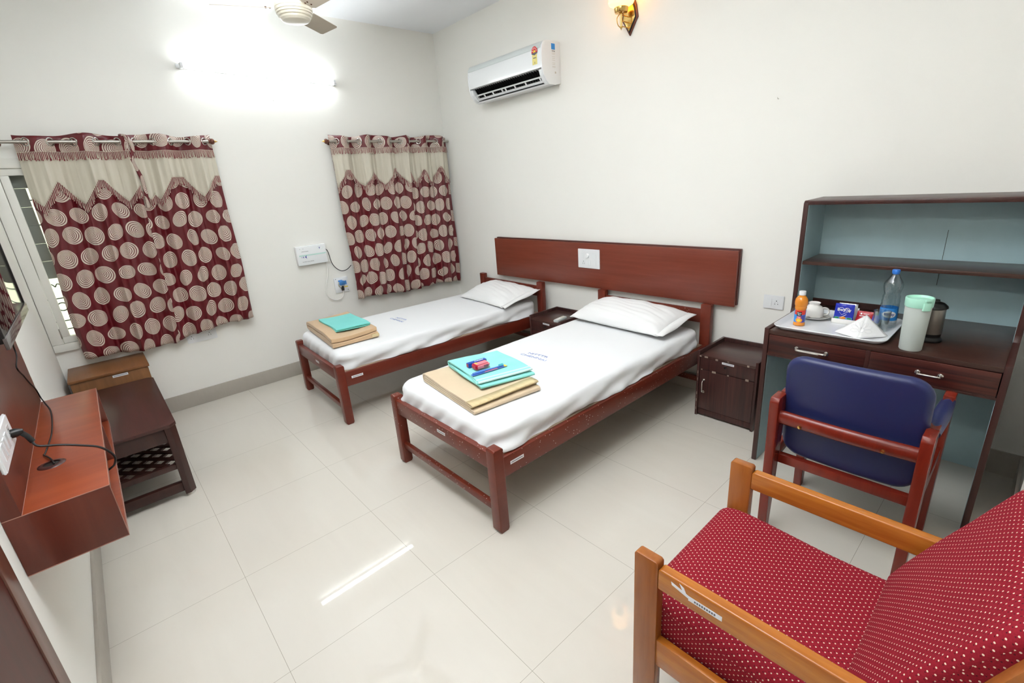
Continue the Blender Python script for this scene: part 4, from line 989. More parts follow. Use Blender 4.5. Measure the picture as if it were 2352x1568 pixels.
def cushion(L_, Wd, T, rc, m, name, mat, parent, n=40, curve=.0, uv=None, bulge=.3, taper=None, edge=3.0):
    """soft rounded slab: local x=L_, y=Wd, z=T; rc corner radius of the outline"""
    bm = bmesh.new(); out = rrect(L_ / 2, Wd / 2, rc, 96); rings = []; e = T / 2
    lev = [(math.cos(a), math.sin(a)) for a in [R(-90 + 180 * k / 12) for k in range(13)]]
    # concentric loops: underside -> rim -> top
    for s in [0, .2, .4, .6, .75, .88]: rings.append((s, -1))
    for cz, sz in lev: rings.append((('r', cz), sz))
    for s in [.88, .75, .6, .4, .2, 0]: rings.append((s, 1))
    RG = []
    for s, z in rings:
        ring = []
        for p, nrm in out:
            if isinstance(s, tuple): q = (p[0] - nrm[0] * e * (1 - s[1]) * 1.0, p[1] - nrm[1] * e * (1 - s[1])); f = 1
            else: q = ((p[0] - nrm[0] * e) * s, (p[1] - nrm[1] * e) * s); f = s
            zz = z * e * (1 + bulge * (1 - (f ** 2)))
            zz += curve * ((q[0] / (L_ / 2)) ** 2)
            ring.append(bm.verts.new((q[0], q[1], zz)))
        RG.append(ring)
    for r0, r1 in zip(RG, RG[1:]):
        for i in range(96): bm.faces.new((r0[i], r0[(i + 1) % 96], r1[(i + 1) % 96], r1[i]))
    bmesh.ops.remove_doubles(bm, verts=bm.verts[:], dist=.00005)
    bm.transform(m); return obj(name, bm, mat, parent, uv=uv, angle=70)
# back: local x -> -y (width), local y -> up, thickness -> -x
bk = Matrix(((0, .12, -1, 0), (-1, 0, 0, 0), (0, .993, .12, 0), (0, 0, 0, 1)))
bk = Matrix(((0, -.15, -.9887, 0), (-1, 0, 0, 0), (0, .9887, -.15, 0), (0, 0, 0, 1)))
cushion(.462, .475, .046, .075, Matrix.Translation((-1.118, -4.094, .605)) @ bk, 'backrest', M['navy'], root, curve=-.012, bulge=.2)
cushion(.450, .34, .06, .05, Matrix.Translation((-.900, -4.094, .430)) @ Matrix.Rotation(R(90), 4, 'Z'), 'seat', M['navy'], root, bulge=.25)

# ------------------------------------------------------------------ teak easy chair with red dotted cushions
root = thing('easy_chair', (-1.93, -4.25, 0), 'varnished teak easy chair with red dotted cushions in the foreground', 'chair')
for xa, xb, s in ((-2.235, -2.203, -1), (-1.657, -1.625, 1)):
    bm = bmesh.new(); prism(bm, [(-3.884, 0), (-3.884, .594), (-3.890, .600), (-3.950, .600), (-3.956, .594), (-3.956, 0)], 'x', xa, xb, .003); obj('front_leg', bm, M['teak_v'], root)
    bm = bmesh.new(); prism(bm, [(-4.50, 0), (-4.565, 0), (-4.500, .36), (-4.56, .62), (-4.665, .93), (-4.625, .945), (-4.51, .64), (-4.44, .36)], 'x', xa, xb, .003); obj('rear_leg', bm, M['teak_v'], root)
    bm = bmesh.new(); prism(bm, [(-3.955, .517), (-3.955, .578), (-3.962, .584), (-4.50, .584), (-4.56, .570), (-4.56, .517)], 'x', xa + .001, xb - .0, .005, 3); a_ = obj('armrest', bm, M['teak'], root)
    if s < 0:
        off = root.location
        bm = bmesh.new(); plate(bm, (-2.2348, -4.085, .551), (0, -1, -.02), (0, 0, 1), .085, .014, .0005); st_ = sub('label_sticker', bm, M['paper'], a_, label='torn white paper label')
        bm = bmesh.new(); [plate(bm, (-2.2353, -4.060 - .0062 * k, .551 - .0001 * k), (0, -1, -.02), (0, 0, 1), .0042, .006, .0002) for k in range(9)]; bm.transform(Matrix.Translation(-off)); o = obj('printed_marks', bm, M['print']); o.parent = a_
        bm = bmesh.new(); plate(bm, (-2.2348, -4.020, .560), (0, -1, -.25), (0, .25, 1), .050, .010, .0005); plate(bm, (-2.2346, -4.028, .567), (0, -1, -.5), (0, .5, 1), .014, .022, .0005); sub('tape_scraps', bm, M['paper'], a_)
    bm = bmesh.new(); prism(bm, [(-3.955, .238), (-3.955, .332), (-4.47, .332), (-4.48, .238)], 'x', xa + .004, xb - .004, .003); obj('side_rail', bm, M['teak'], root)
obj('front_rail', B((-2.203, -1.657, -3.945, -3.92, .225, .295)), M['teak'], root)
obj('rear_rail', B((-2.203, -1.657, -4.505, -4.482, .215, .290)), M['teak'], root)
obj('back_rail', B((-2.203, -1.657, -4.655, -4.635, .86, .92)), M['teak'], root)
for k in range(3): obj('seat_slat', B((-2.2, -1.66, -4.10 - .14 * k, -4.06 - .14 * k, .283, .296)), M['teak'], root)
# seat: profile along y with rounded front, swept in x (UVs in metres)
def seat_block(prof_fn, x0, x1, name, nprof=64, nx=30, rr=.025):
    """prof_fn(k) -> (y,z) closed profile; ends pulled in to round them"""
    prof = prof_fn(); cy = sum(p[0] for p in prof) / len(prof); cz = sum(p[1] for p in prof) / len(prof)
    per = [0]
    for a, b in zip(prof, prof[1:] + prof[:1]): per.append(per[-1] + math.dist(a, b))
    bm = bmesh.new(); uvs = []; rings = []; xs = []
    T_ = min(max(p[1] for p in prof) - min(p[1] for p in prof), max(p[0] for p in prof) - min(p[0] for p in prof))
    for k in range(7): a = PI / 2 * k / 6; xs.append((x0 + rr * (1 - math.sin(a)), rr * (1 - math.cos(a)) * 0 + rr * (1 - math.sin(PI / 2 - a + 0)) * 0 + rr * (1 - math.cos(PI / 2 - a))))
    xs = [(x0 + rr * (1 - math.cos(PI / 2 * k / 6)), rr * (1 - math.sin(PI / 2 * k / 6))) for k in range(7)]
    xs += [(x0 + rr + (x1 - x0 - 2 * rr) * k / nx, 0) for k in range(1, nx)]
    xs += [(x1 - rr * (1 - math.cos(PI / 2 * k / 6)), rr * (1 - math.sin(PI / 2 * k / 6))) for k in range(6, -1, -1)]
    xarc = [0]
    for a, b in zip(xs, xs[1:]): xarc.append(xarc[-1] + math.dist(a, b))
    n = len(prof)
    for x, ins in xs:
        ring = []
        for i in range(n):
            p = Vector(prof[i]); a = Vector(prof[i - 1]); b = Vector(prof[(i + 1) % n]); d = (b - a).normalized(); nm = Vector((-d.y, d.x))
            if nm.dot(p - Vector((cy, cz))) > 0: nm = -nm
            q = p + nm * ins; ring.append(bm.verts.new((x, q.x, q.y)))
        rings.append(ring)
    for r0, r1 in zip(rings, rings[1:]):
        for i in range(n): bm.faces.new((r0[i], r0[(i + 1) % n], r1[(i + 1) % n], r1[i]))
    bm.faces.new(rings[0]); bm.faces.new(rings[-1][::-1])
    bmesh.ops.recalc_face_normals(bm, faces=bm.faces[:])
    o = obj(name, bm, M['fabric'], root, keep=True, angle=60)
    me = o.data; uvl = me.uv_layers.new(name='UVMap'); m = len(rings)
    for p in me.polygons:
        big = len(p.vertices) > 4
        ids = [me.loops[li].vertex_index for li in p.loop_indices]
        wrap = (not big) and any(v % n == 0 for v in ids) and any(v % n == n - 1 for v in ids)
        for li in p.loop_indices:
            vi = me.loops[li].vertex_index; co = me.vertices[vi].co
            if big: uvl.data[li].uv = (co.z, co.y)
            else:
                i = vi % n; s = per[i] if not (wrap and i == 0) else per[n]
                uvl.data[li].uv = (xarc[vi // n], s)
    return o
def seat_prof():
    pts = [(-4.47, .297), (-4.2, .297), (-3.955, .297), (-3.905, .305), (-3.878, .335), (-3.868, .380), (-3.876, .408), (-3.905, .428), (-3.97, .434), (-4.08, .427), (-4.2, .418), (-4.32, .416), (-4.45, .418), (-4.475, .40), (-4.48, .36)]
    out = []; n = len(pts)
    for i in range(n):
        p0, p1, p2, p3 = [Vector(pts[(i + k) % n]) for k in (-1, 0, 1, 2)]
        for k in range(5):
            s = k / 5; q = .5 * ((2 * p1) + (p2 - p0) * s + (2 * p0 - 5 * p1 + 4 * p2 - p3) * s * s + (3 * p1 - p0 - 3 * p2 + p3) * s ** 3); out.append((q.x, q.y))
    return out
seat_block(seat_prof, -2.198, -1.662, 'seat_cushion')
def back_prof():
    front = [(-4.352, .425), (-4.372, .48), (-4.400, .54), (-4.440, .62), (-4.480, .695), (-4.515, .765), (-4.545, .82), (-4.575, .85), (-4.61, .862)]
    back = [(-4.648, .850), (-4.655, .82), (-4.62, .74), (-4.585, .66), (-4.545, .56), (-4.51, .47), (-4.488, .42), (-4.45, .405), (-4.38, .408)]
    pts = front + back; out = []; n = len(pts)
    for i in range(n):
        p0, p1, p2, p3 = [Vector(pts[(i + k) % n]) for k in (-1, 0, 1, 2)]
        for k in range(4):
            s = k / 4; q = .5 * ((2 * p1) + (p2 - p0) * s + (2 * p0 - 5 * p1 + 4 * p2 - p3) * s * s + (3 * p1 - p0 - 3 * p2 + p3) * s ** 3); out.append((q.x, q.y))
    return out
seat_block(back_prof, -2.198, -1.662, 'back_cushion', rr=.022)

# ------------------------------------------------------------------ air conditioner
root = thing('air_conditioner', (-.0, -1.218, 2.41), 'white split air conditioner mounted high on the right wall', 'air conditioner')
ya, yb = -1.675, -.760
prof = [(-.001, 2.272), (-.001, 2.556), (-.05, 2.562), (-.150, 2.556), (-.180, 2.545), (-.196, 2.522), (-.205, 2.47), (-.206, 2.41), (-.203, 2.374), (-.196, 2.371), (-.160, 2.371), (-.085, 2.350), (-.085, 2.290), (-.138, 2.270), (-.128, 2.262), (-.06, 2.262)]
bm = bmesh.new(); prism(bm, prof, 'y', ya + .012, yb - .012, 0); obj('casing', bm, M['white_gloss'], root, angle=30)
capp = [(-.001, 2.272), (-.001, 2.556), (-.05, 2.563), (-.150, 2.558), (-.182, 2.546), (-.198, 2.522), (-.207, 2.47), (-.207, 2.41), (-.202, 2.362), (-.188, 2.322), (-.165, 2.290), (-.140, 2.268), (-.128, 2.261), (-.06, 2.261)]
for a, b in ((ya, ya + .014), (yb - .014, yb)):
    bm = bmesh.new(); prism(bm, capp, 'y', a, b, .0015); e_ = obj('end_cap', bm, M['white_gloss'], root)
    if a == ya: endc = e_
# front frame pieces beside the outlet
for a, b in ((ya + .014, ya + .045), (yb - .045, yb - .014)):
    bm = bmesh.new(); prism(bm, [(-.202, 2.362), (-.188, 2.322), (-.165, 2.290), (-.140, 2.268), (-.09, 2.268), (-.09, 2.33), (-.18, 2.362)], 'y', a, b, .001); obj('outlet_cheek', bm, M['white_gloss'], root)
bm = bmesh.new(); prism(bm, [(-.1485, 2.5605), (-.181, 2.5495), (-.1995, 2.524), (-.2020, 2.505), (-.1990, 2.505), (-.1965, 2.522), (-.18, 2.546)], 'y', ya + .016, yb - .001, 0); obj('top_strip', bm, M['grey_strip'], root)
bm = bmesh.new(); box(bm, -.120, -.085, ya + .045, yb - .045, 2.290, 2.352, 0); ol = obj('outlet', bm, M['dark_grey'], root)
bm = bmesh.new()
for k in range(30):
    y = ya + .06 + k * (yb - ya - .12) / 29; prism(bm, [(-.186, 2.370), (-.120, 2.362), (-.120, 2.300), (-.150, 2.318)], 'y', y - .0012, y + .0012)
f_ = sub('louvre_fins', bm, M['black'], ol)
# vane: a slotted white blade
bm = bmesh.new(); P0, P1 = Vector((-.174, 0, 2.320)), Vector((-.141, 0, 2.281))
dv = (P1 - P0); nv = Vector((-dv.z, 0, dv.x)).normalized() * .003
def bar(f0, f1, y0_, y1_):
    a, b = P0 + dv * f0, P0 + dv * f1; prism(bm, [(a.x - nv.x, a.z - nv.z), (a.x + nv.x, a.z + nv.z), (b.x + nv.x, b.z + nv.z), (b.x - nv.x, b.z - nv.z)], 'y', y0_, y1_)
bar(0, .2, ya + .05, yb - .05); bar(.68, 1.0, ya + .05, yb - .05)
for f in (0, .125, .27, .42, .475, .62, .78, .985): y = yb - .062 - f * (yb - ya - .12); bar(.2, .68, y - .006, y + .006)
obj('vane', bm, M['white_plastic'], root)
# rating label
bm = bmesh.new(); lx = -.2056; ly = -1.600
plate(bm, (lx, ly, 2.443), (0, -1, 0), (0, 0, 1), .052, .082, .0004); st = obj('rating_label', bm, M['star_yellow'], root)
bm = bmesh.new(); prism(bm, [(ly + .031 * math.cos(R(a)), 2.486 + .038 * math.sin(R(a))) for a in range(-10, 191, 10)], 'x', lx - .001, lx - .0002); sub('red_arch', bm, M['star_red'], st)
bm = bmesh.new(); prism(bm, [(ly + .013 * math.cos(R(a)), 2.484 + .015 * math.sin(R(a))) for a in range(0, 181, 15)], 'x', lx - .0014, lx - .0004); sub('yellow_dial', bm, M['p_yellow'], st)
bm = bmesh.new()
for a in (20, 55, 90, 125, 160): lathe(bm, [(.004, 0), (.004, .0006)], seg=5, mat=frame((lx - .001, ly + .0215 * math.cos(R(a)), 2.486 + .027 * math.sin(R(a))), (0, -1, 0), (0, 0, 1)))
sub('stars', bm, M['p_white'], st)
bm = bmesh.new(); prism(bm, [(ly - .030, 2.482), (ly + .030, 2.482), (ly + .030, 2.476), (ly, 2.464), (ly - .030, 2.476)], 'x', lx - .0012, lx - .0003); plate(bm, (lx - .0006, ly, 2.447), (0, -1, 0), (0, 0, 1), .030, .006, .0003); sub('dark_print', bm, M['print'], st)
text('5', .018, (lx - .0006, ly, 2.414), (0, -1, 0), (0, 0, 1), M['print'], st)
bm = bmesh.new(); plate(bm, (-.078, ya - .0, 2.520), (1, 0, 0), (0, 0, 1), .040, .040, .0006); sub('blue_sticker', bm, M['lab_blue'], endc)
text('VOLTAS', .012, (-.076, ya - .0003, 2.489), (1, 0, 0), (0, 0, 1), M['print'], endc, width=.034, bold=True)
bm = bmesh.new()
for k, (w, z) in enumerate(((.036, 2.476), (.030, 2.468), (.034, 2.452), (.030, 2.440), (.032, 2.428), (.034, 2.410), (.030, 2.400), (.038, 2.386), (.034, 2.380))): plate(bm, (-.076, ya - .0, z), (1, 0, 0), (0, 0, 1), w, .0018, .0004)
plate(bm, (-.060, ya, 2.345), (1, 0, 0), (0, 0, 1), .014, .014, .0004)
sub('small_print', bm, M['smudge'], endc)

# ------------------------------------------------------------------ wall sconce
sy = -2.318
root = thing('wall_sconce', (0, sy, 2.56), 'brass wall lamp with glowing amber glass shade on a diamond wooden plate', 'lamp')
def dia(k, b=2.445, t=2.73, m=2.545): cz = m; return [(sy, cz + (b - cz) * k), (sy + .062 * k, cz), (sy + .050 * k, cz + .07 * k), (sy, cz + (t - cz) * k), (sy - .050 * k, cz + .07 * k), (sy - .062 * k, cz)]
bm = bmesh.new(); prism(bm, dia(1), 'x', -.014, -.0005, .002); obj('back_plate', bm, M['bronze'], root)
bm = bmesh.new(); prism(bm, dia(.84), 'x', -.020, -.014, .001); obj('black_rim', bm, M['black'], root)
bm = bmesh.new(); prism(bm, dia(.74), 'x', -.023, -.020, .0008); obj('brass_plate', bm, M['brass'], root)
ax = -.100; sy2 = -2.312
bm = bmesh.new(); tube(bm, [(ax, sy2, 2.482), (ax, sy2, 2.572)], .0075, 12)
for z in (2.556, 2.522, 2.492): tube(bm, [(ax, sy2, z), (-.020, sy2, z)], .0035, 8)
lathe(bm, [(.0001, -.020), (.004, -.010), (.008, -.004), (.012, 0), (.007, .003)], (ax, sy2, 2.486), 16)
tube(bm, smooth_path([(ax - .008, sy2, 2.565), (ax - .030, sy2 + .012, 2.535), (ax - .022, sy2 + .008, 2.495), (ax, sy2, 2.484)], 5), .003, 8)
obj('arm', bm, M['brass'], root, angle=50)
bm = bmesh.new(); lathe(bm, [(.010, 0), (.040, .006), (.043, .012), (.046, .034), (.043, .036)], (ax, sy2, 2.562), 28); obj('shade_cup', bm, M['brass'], root)
bm = bmesh.new(); lathe(bm, [(.036, .0), (.052, .008), (.078, .022), (.085, .038), (.080, .056), (.064, .078), (.056, .10), (.060, .125), (.072, .15)], (ax, sy2, 2.594), 32, cap=False); obj('glass_shade', bm, M['shade'], root, angle=70, label='glowing amber glass shade')

# ------------------------------------------------------------------ ceiling fan
FX, FY, FZ = -1.838, -1.247, 2.600
root = thing('ceiling_fan', (FX, FY, H), 'cream three bladed ceiling fan near the tube light', 'fan')
bm = bmesh.new(); lathe(bm, [(.0001, -.050), (.055, -.049), (.074, -.044), (.084, -.034), (.086, -.026), (.084, -.023), (.094, -.021), (.096, -.012), (.0925, -.0115), (.0925, -.009), (.1005, -.008), (.101, .001), (.0975, .0015), (.0975, .004), (.1035, .005), (.104, .018), (.101, .0185), (.101, .020), (.104, .021), (.104, .032), (.100, .044), (.085, .050), (.066, .053)], (FX, FY, FZ), 56); obj('motor_housing', bm, M['fan'], root, angle=30)
bm = bmesh.new(); lathe(bm, [(.066, .050), (.064, .075), (.056, .150), (.030, .170), (.012, .175)], (FX, FY, FZ), 40); obj('canopy', bm, M['white_plastic'], root)
bm = bmesh.new(); lathe(bm, [(.012, .17), (.012, .36), (.045, .37), (.055, H - FZ - .0)], (FX, FY, FZ), 24); obj('down_rod', bm, M['white_plastic'], root)
for adeg, rt, zoff, roll in ((40.5, .425, .012, -17), (-79.5, .46, .020, -17), (160.5, .44, .020, -17)):
    d = Vector((math.cos(R(adeg)), math.sin(R(adeg)), 0)); mt = Matrix.Translation((FX, FY, FZ + zoff)) @ Matrix.Rotation(R(adeg), 4, 'Z') @ Matrix.Rotation(R(roll), 4, 'X')
    out = [(.120, -.045), (.135, -.058), (rt - .01, -.066), (rt, -.058), (rt - .012, .045), (rt - .03, .052), (.140, .058), (.120, .045)]
    bm = bmesh.new(); prism(bm, out, 'z', -.0015, .0015, 0); bm.transform(mt); bl = obj('blade', bm, M['fan_blade'], root)
    bm = bmesh.new()
    box(bm, .085, .165, -.016, .016, .002, .005, .001)
    bm.transform(mt); sub('blade_bracket', bm, M['fan'], bl)
    bm = bmesh.new()
    for x, y in ((.150, .0), (.150, .024), (.128, 0)): lathe(bm, [(.005, -.004), (.005, .006)], (x, y, 0), 10)
    bm.transform(mt); sub('screws', bm, M['rust'], bl)

# ------------------------------------------------------------------ television unit on the west wall
Y0, Y1 = -2.828, -1.785; XF = -3.245
root = thing('tv_wall_unit', (-W, -2.31, .665), 'floating red brown laminate tv shelf box with tall backboard on the left wall', 'shelf')
obj('back_board', B((-W + .0005, -3.424, Y0, Y1 + .02, .837, 1.76), bev=.0015), M['shelf_b'], root)
tp = obj('top_panel', B((-W + .0005, XF, Y0 + .001, Y1, .819, .838), bev=.001), M['shelf'], root)
obj('bottom_panel', B((-W + .0005, XF, Y0 + .001, Y1, .665, .683), bev=.001), M['shelf'], root)
obj('end_panel', B((-W + .0005, XF, Y0, Y0 + .018, .6652, .8378), bev=.001), M['shelf_b'], root)
obj('end_panel', B((-W + .001, XF, Y1 - .018, Y1, .683, .819), bev=.001), M['shelf_b'], root)
obj('divider', B((-W + .001, XF + .001, -2.262, -2.246, .683, .819), bev=.001), M['shelf_b'], root)
obj('inner_back', B((-W + .0005, -W + .010, Y0 + .018, Y1 - .018, .683, .819), bev=0), M['shelf_b'], root)
bm = bmesh.new()
for z in (.665, .8375): box(bm, -3.462, XF + .0005, Y0 - .0006, Y0 + .0008, z - .0011, z + .0011, 0)
box(bm, XF - .0006, XF + .0006, Y0, Y1, .8368, .8386, 0); box(bm, XF - .0006, XF + .0006, Y0, Y1, .6645, .6662, 0)
box(bm, XF - .0006, XF + .0006, Y0 - .0006, Y0 + .0008, .665, .838, 0); box(bm, -3.4245, -3.4232, Y0, Y1, .8375, .8385, 0)
obj('edge_banding', bm, M['shelf_edge'], root, label='pale edge banding line')
bm = bmesh.new(); gx, gyy = -3.373, -2.533
b = bmesh.new(); lathe(b, [(.020, .0035), (.026, .004), (.033, .0015), (.034, 0)], seg=36, cap=False); merge(bm, b, mat=Matrix.Translation((gx, gyy, .838)))
gr = obj('cable_grommet', bm, M['bench'], root)
bm = bmesh.new(); lathe(bm, [(.0205, 0), (.0205, .0012)], (gx, gyy, .838), 30); sub('cable_hole', bm, M['black'], gr)
# TV
root = thing('television', (-3.36, -2.30, 1.24), 'wall mounted flat television reflecting the curtains at the left edge', 'television')
obj('cabinet', B((-3.40, -3.345, -2.66, -1.94, 1.252, 1.68), bev=.004), M['black'], root)
obj('screen', B((-3.345, -3.3415, -2.655, -1.945, 1.270, 1.675), bev=.0005), M['screen'], root)
obj('clear_bezel', B((-3.3465, -3.338, -2.668, -1.930, 1.236, 1.268), bev=.002), M['clearp'], root, label='smoked clear plastic lower edge')
obj('bezel', B((-3.347, -3.3405, -2.668, -2.655, 1.268, 1.688), (-3.347, -3.3405, -1.945, -1.932, 1.268, 1.688), (-3.347, -3.3405, -2.655, -1.945, 1.675, 1.688), bev=.001), M['black'], root)
obj('wall_bracket', B((-3.4235, -3.40, -2.42, -2.18, 1.35, 1.58), bev=.002), M['black'], root)
socket_plate('socket_panel', (-3.4238, -2.696, 1.000), (0, 1, 0), (0, 0, 1), .262, .086, 'white switch and socket panel on the tv backboard', holes=[(.075, 0)], switches=[(-.08, 0, .030, .044), (-.035, 0, .028, .044), (.01, 0, .028, .044)], t=.010)
root = thing('power_cord', (-3.40, -2.60, .98), 'thick black plug and power cord leaving the socket panel into the tv shelf', 'cable')
bm = bmesh.new(); lathe(bm, [(.013, 0), (.013, .010), (.010, .018), (.006, .026)], seg=16, mat=frame((-3.4138, -2.612, .992), (0, 1, 0), (0, 0, 1)))
tube(bm, [(-3.395, -2.612, .990), (-3.385, -2.615, .975), (-3.378, -2.62, .955)], .007, 10); obj('plug', bm, M['black'], root)
bm = bmesh.new(); tube(bm, smooth_path([(-3.380, -2.618, .958), (-3.369, -2.64, .945), (-3.327, -2.64, .929), (-3.2865, -2.64, .909), (-3.2465, -2.64, .884), (-3.2235, -2.64, .845), (-3.228, -2.64, .818), (-3.242, -2.64, .806), (-3.262, -2.63, .795)], 8), .0032, 8); obj('cord', bm, M['cable'], root)
root = thing('thin_cable', (-3.40, -2.2, .84), 'thin wavy black cable hanging from the television into the shelf grommet', 'cable')
bm = bmesh.new(); tube(bm, smooth_path([(-3.400, -1.98, 1.25), (-3.4195, -1.90, 1.117), (-3.4195, -1.92, 1.075), (-3.4195, -2.03, 1.052), (-3.4195, -1.96, 1.0), (-3.4195, -1.90, .955), (-3.4195, -1.82, .905), (-3.4185, -1.79, .855), (-3.409, -1.83, .8415), (-3.387, -1.979, .8405), (-3.379, -2.229, .8405), (-3.390, -2.414, .8405), (-3.392, -2.446, .8445), (-3.379, -2.485, .846), (-3.370, -2.52, .845), (-3.367, -2.540, .8405)], 8), .0024, 8); obj('cord', bm, M['cable'], root)

# ------------------------------------------------------------------ dark side bench with lattice shelf
bx0, bx1, by0, by1 = -3.405, -3.000, -1.470, -.425
root = thing('side_bench', ((bx0 + bx1) / 2, (by0 + by1) / 2, 0), 'dark brown wooden bench with lattice lower shelf beside the tv shelf', 'bench')
ch = .032
bm = bmesh.new(); prism(bm, [(bx0 + ch, by0), (bx1 - ch, by0), (bx1, by0 + ch), (bx1, by1 - ch), (bx1 - ch, by1), (bx0 + ch, by1), (bx0, by1 - ch), (bx0, by0 + ch)], 'z', .434, .452, .002); obj('bench_top', bm, M['bench'], root)
for sx_ in (0, 1):
    for sy_ in (0, 1):
        cx = bx0 + .004 if sx_ == 0 else bx1 - .004; cy = by0 + .004 if sy_ == 0 else by1 - .004; dx = 1 if sx_ == 0 else -1; dy = 1 if sy_ == 0 else -1
        pts = [(cx + dx * ch * .9, cy), (cx, cy + dy * ch * .9), (cx, cy + dy * .055), (cx + dx * .055, cy + dy * .055), (cx + dx * .055, cy)]
        bm = bmesh.new(); prism(bm, pts, 'z', .018, .434, .0015); lg = obj('leg', bm, M['bench_leg'], root)
        bm = bmesh.new(); lathe(bm, [(.020, 0), (.020, .018)], (cx + dx * .030, cy + dy * .030, 0), 20); sub('rubber_foot', bm, M['rubber'], lg)
for y in (by0 + .014, by1 - .036):
    obj('apron', B((bx0 + .055, bx1 - .055, y, y + .022, .350, .434)), M['bench_leg'], root); obj('stretcher', B((bx0 + .055, bx1 - .055, y + .004, y + .040, .036, .090)), M['bench_leg'], root)
for x in (bx0 + .014, bx1 - .036): obj('apron', B((x, x + .022, by0 + .055, by1 - .055, .350, .434)), M['bench_leg'], root); obj('lattice_rail', B((x, x + .024, by0 + .055, by1 - .055, .180, .212)), M['bench_leg'], root)
for y in (by0 + .014, by1 - .036): obj('lattice_rail', B((bx0 + .055, bx1 - .055, y, y + .022, .180, .212)), M['bench_leg'], root)
bm = bmesh.new(); lx0, lx1, ly0, ly1 = bx0 + .04, bx1 - .036, by0 + .036, by1 - .036
for k in range(-8, 18):
    for s in (-1, 1):
        # clipped diagonal slat
        p = []; base_ = ly0 + k * .104
        for x in np.linspace(lx0, lx1, 24):
            y = base_ + (x - lx0) * s * 1.0 * 1.1
            if ly0 <= y <= ly1: p.append((x, y))
        if len(p) > 2:
            a, b = Vector((p[0][0], p[0][1], 0)), Vector((p[-1][0], p[-1][1], 0)); d = (b - a); L_ = d.length; c_ = (a + b) / 2
            box(bm, -L_ / 2, L_ / 2, -.013, .013, .190 if s > 0 else .198, .199 if s > 0 else .207, 0, mat=Matrix.Translation((c_.x, c_.y, 0)) @ Matrix.Rotation(math.atan2(d.y, d.x), 4, 'Z'))
obj('lattice', bm, M['bench_leg'], root)
# light brown wooden case in the corner
root = thing('wooden_cabinet', (-3.215, -.205, 0), 'low light brown wooden cabinet in the corner under the left curtain', 'cabinet')
obj('body', B((-3.425, -3.006, -.392, -.014, .02, .523), bev=.002), M['box_front'], root)
bm = bmesh.new(); box(bm, -3.432, -2.997, -.402, -.010, .523, .541, .003); ld_ = obj('lid', bm, M['box_wood'], root)
obj('plinth', B((-3.415, -3.016, -.380, -.02, 0, .02)), M['box_front'], root)
sticker(root, (-3.165, -.3925, .507), (1, 0, 0), (0, 0, 1), .085, .016)
# small nails left in the walls
bm = bmesh.new(); tube(bm, [(0, -3.305, 1.905), (-.012, -3.305, 1.905), (-.014, -3.305, 1.912)], .0018, 6); tag(obj('wall_nail', bm, M['smudge']), 'tiny bent nail in the bare right wall above the desk', 'nail')
bm = bmesh.new(); tube(bm, [(-1.655, 0, 2.335), (-1.655, -.012, 2.335), (-1.655, -.013, 2.342)], .002, 6); tag(obj('wall_nail', bm, M['smudge']), 'tiny nail in the back wall below the tube light', 'nail')
# ------------------------------------------------------------------ electronics on the north wall
root = thing('stabiliser_box', (-1.61, 0, 1.08), 'white box shaped voltage stabiliser with blue arrows on the back wall', 'box')
xa, xb, za, zb = -1.741, -1.478, .992, 1.160
bm = bmesh.new(); box(bm, xa, xb, -.052, -.0005, za, zb, .004); bd = obj('casing', bm, M['white_gloss'], root)
yf = -.0522
bm = bmesh.new(); plate(bm, (-1.605, yf, 1.078), (1, 0, 0), (0, 0, 1), .24, .011, .0004); sub('green_stripe', bm, M['mint_line'], bd)
bm = bmesh.new()
for x, s in ((-1.705, .006), (-1.690, .010), (-1.668, .016)): prism(bm, [(x - s * .6, 1.064), (x + s * .5, 1.064 + s), (x + s * .2, 1.064), (x + s * .5, 1.064 - s)], 'y', yf - .0008, yf)
sub('blue_arrows', bm, M['navy_ink'], bd)
text('ELECTRONIC VOLTAGE STABILIZER', .008, (-1.655, yf - .0002, 1.022), (1, 0, 0), (0, 0, 1), M['print'], bd, width=.10)
bm = bmesh.new(); plate(bm, (-1.668, yf, 1.112), (1, 0, 0), (0, 0, 1), .062, .0025, .0003); plate(bm, (-1.709, yf, 1.137), (1, 0, 0), (0, 0, 1), .004, .004, .0006); plate(bm, (-1.680, yf, 1.137), (1, 0, 0), (0, 0, 1), .004, .004, .0006); sub('small_print', bm, M['print'], bd)
text('V', .024, (-1.535, yf - .0002, 1.128), (1, 0, 0), (0, 0, 1), M['navy_ink'], bd, bold=True)
bm = bmesh.new(); tube(bm, [(-1.528 + .026 * math.cos(k * PI / 12), yf - .0002, 1.130 + .016 * math.sin(k * PI / 12)) for k in range(24)], .0005, 4, closed=True); sub('oval_print', bm, M['mint_line'], bd)
bm = bmesh.new(); tube(bm, smooth_path([(-1.480, -.03, 1.112), (-1.462, -.03, 1.095), (-1.452, -.03, 1.06), (-1.445, -.03, 1.00), (-1.432, -.03, .955), (-1.402, -.03, .912), (-1.36, -.03, .885), (-1.31, -.035, .890), (-1.265, -.045, .925)], 6), .0034, 8); tag(obj('black_cable', bm, M['cable']), 'black and white taped cable looping from the stabiliser to the right curtain', 'cable')
root = thing('industrial_socket', (-1.378, 0, .752), 'white square socket plate with blue round flap on the back wall', 'socket')
bm = bmesh.new(); box(bm, -1.445, -1.311, -.016, -.0005, .680, .824, .003); sb = obj('face_plate', bm, M['white_plastic'], root)
bm = bmesh.new(); lathe(bm, [(.030, 0), (.030, .020), (.027, .024)], seg=26, mat=frame((-1.385, -.016, .758), (1, 0, 0), (0, 0, 1))); obj('socket_ring', bm, M['smudge'], root)
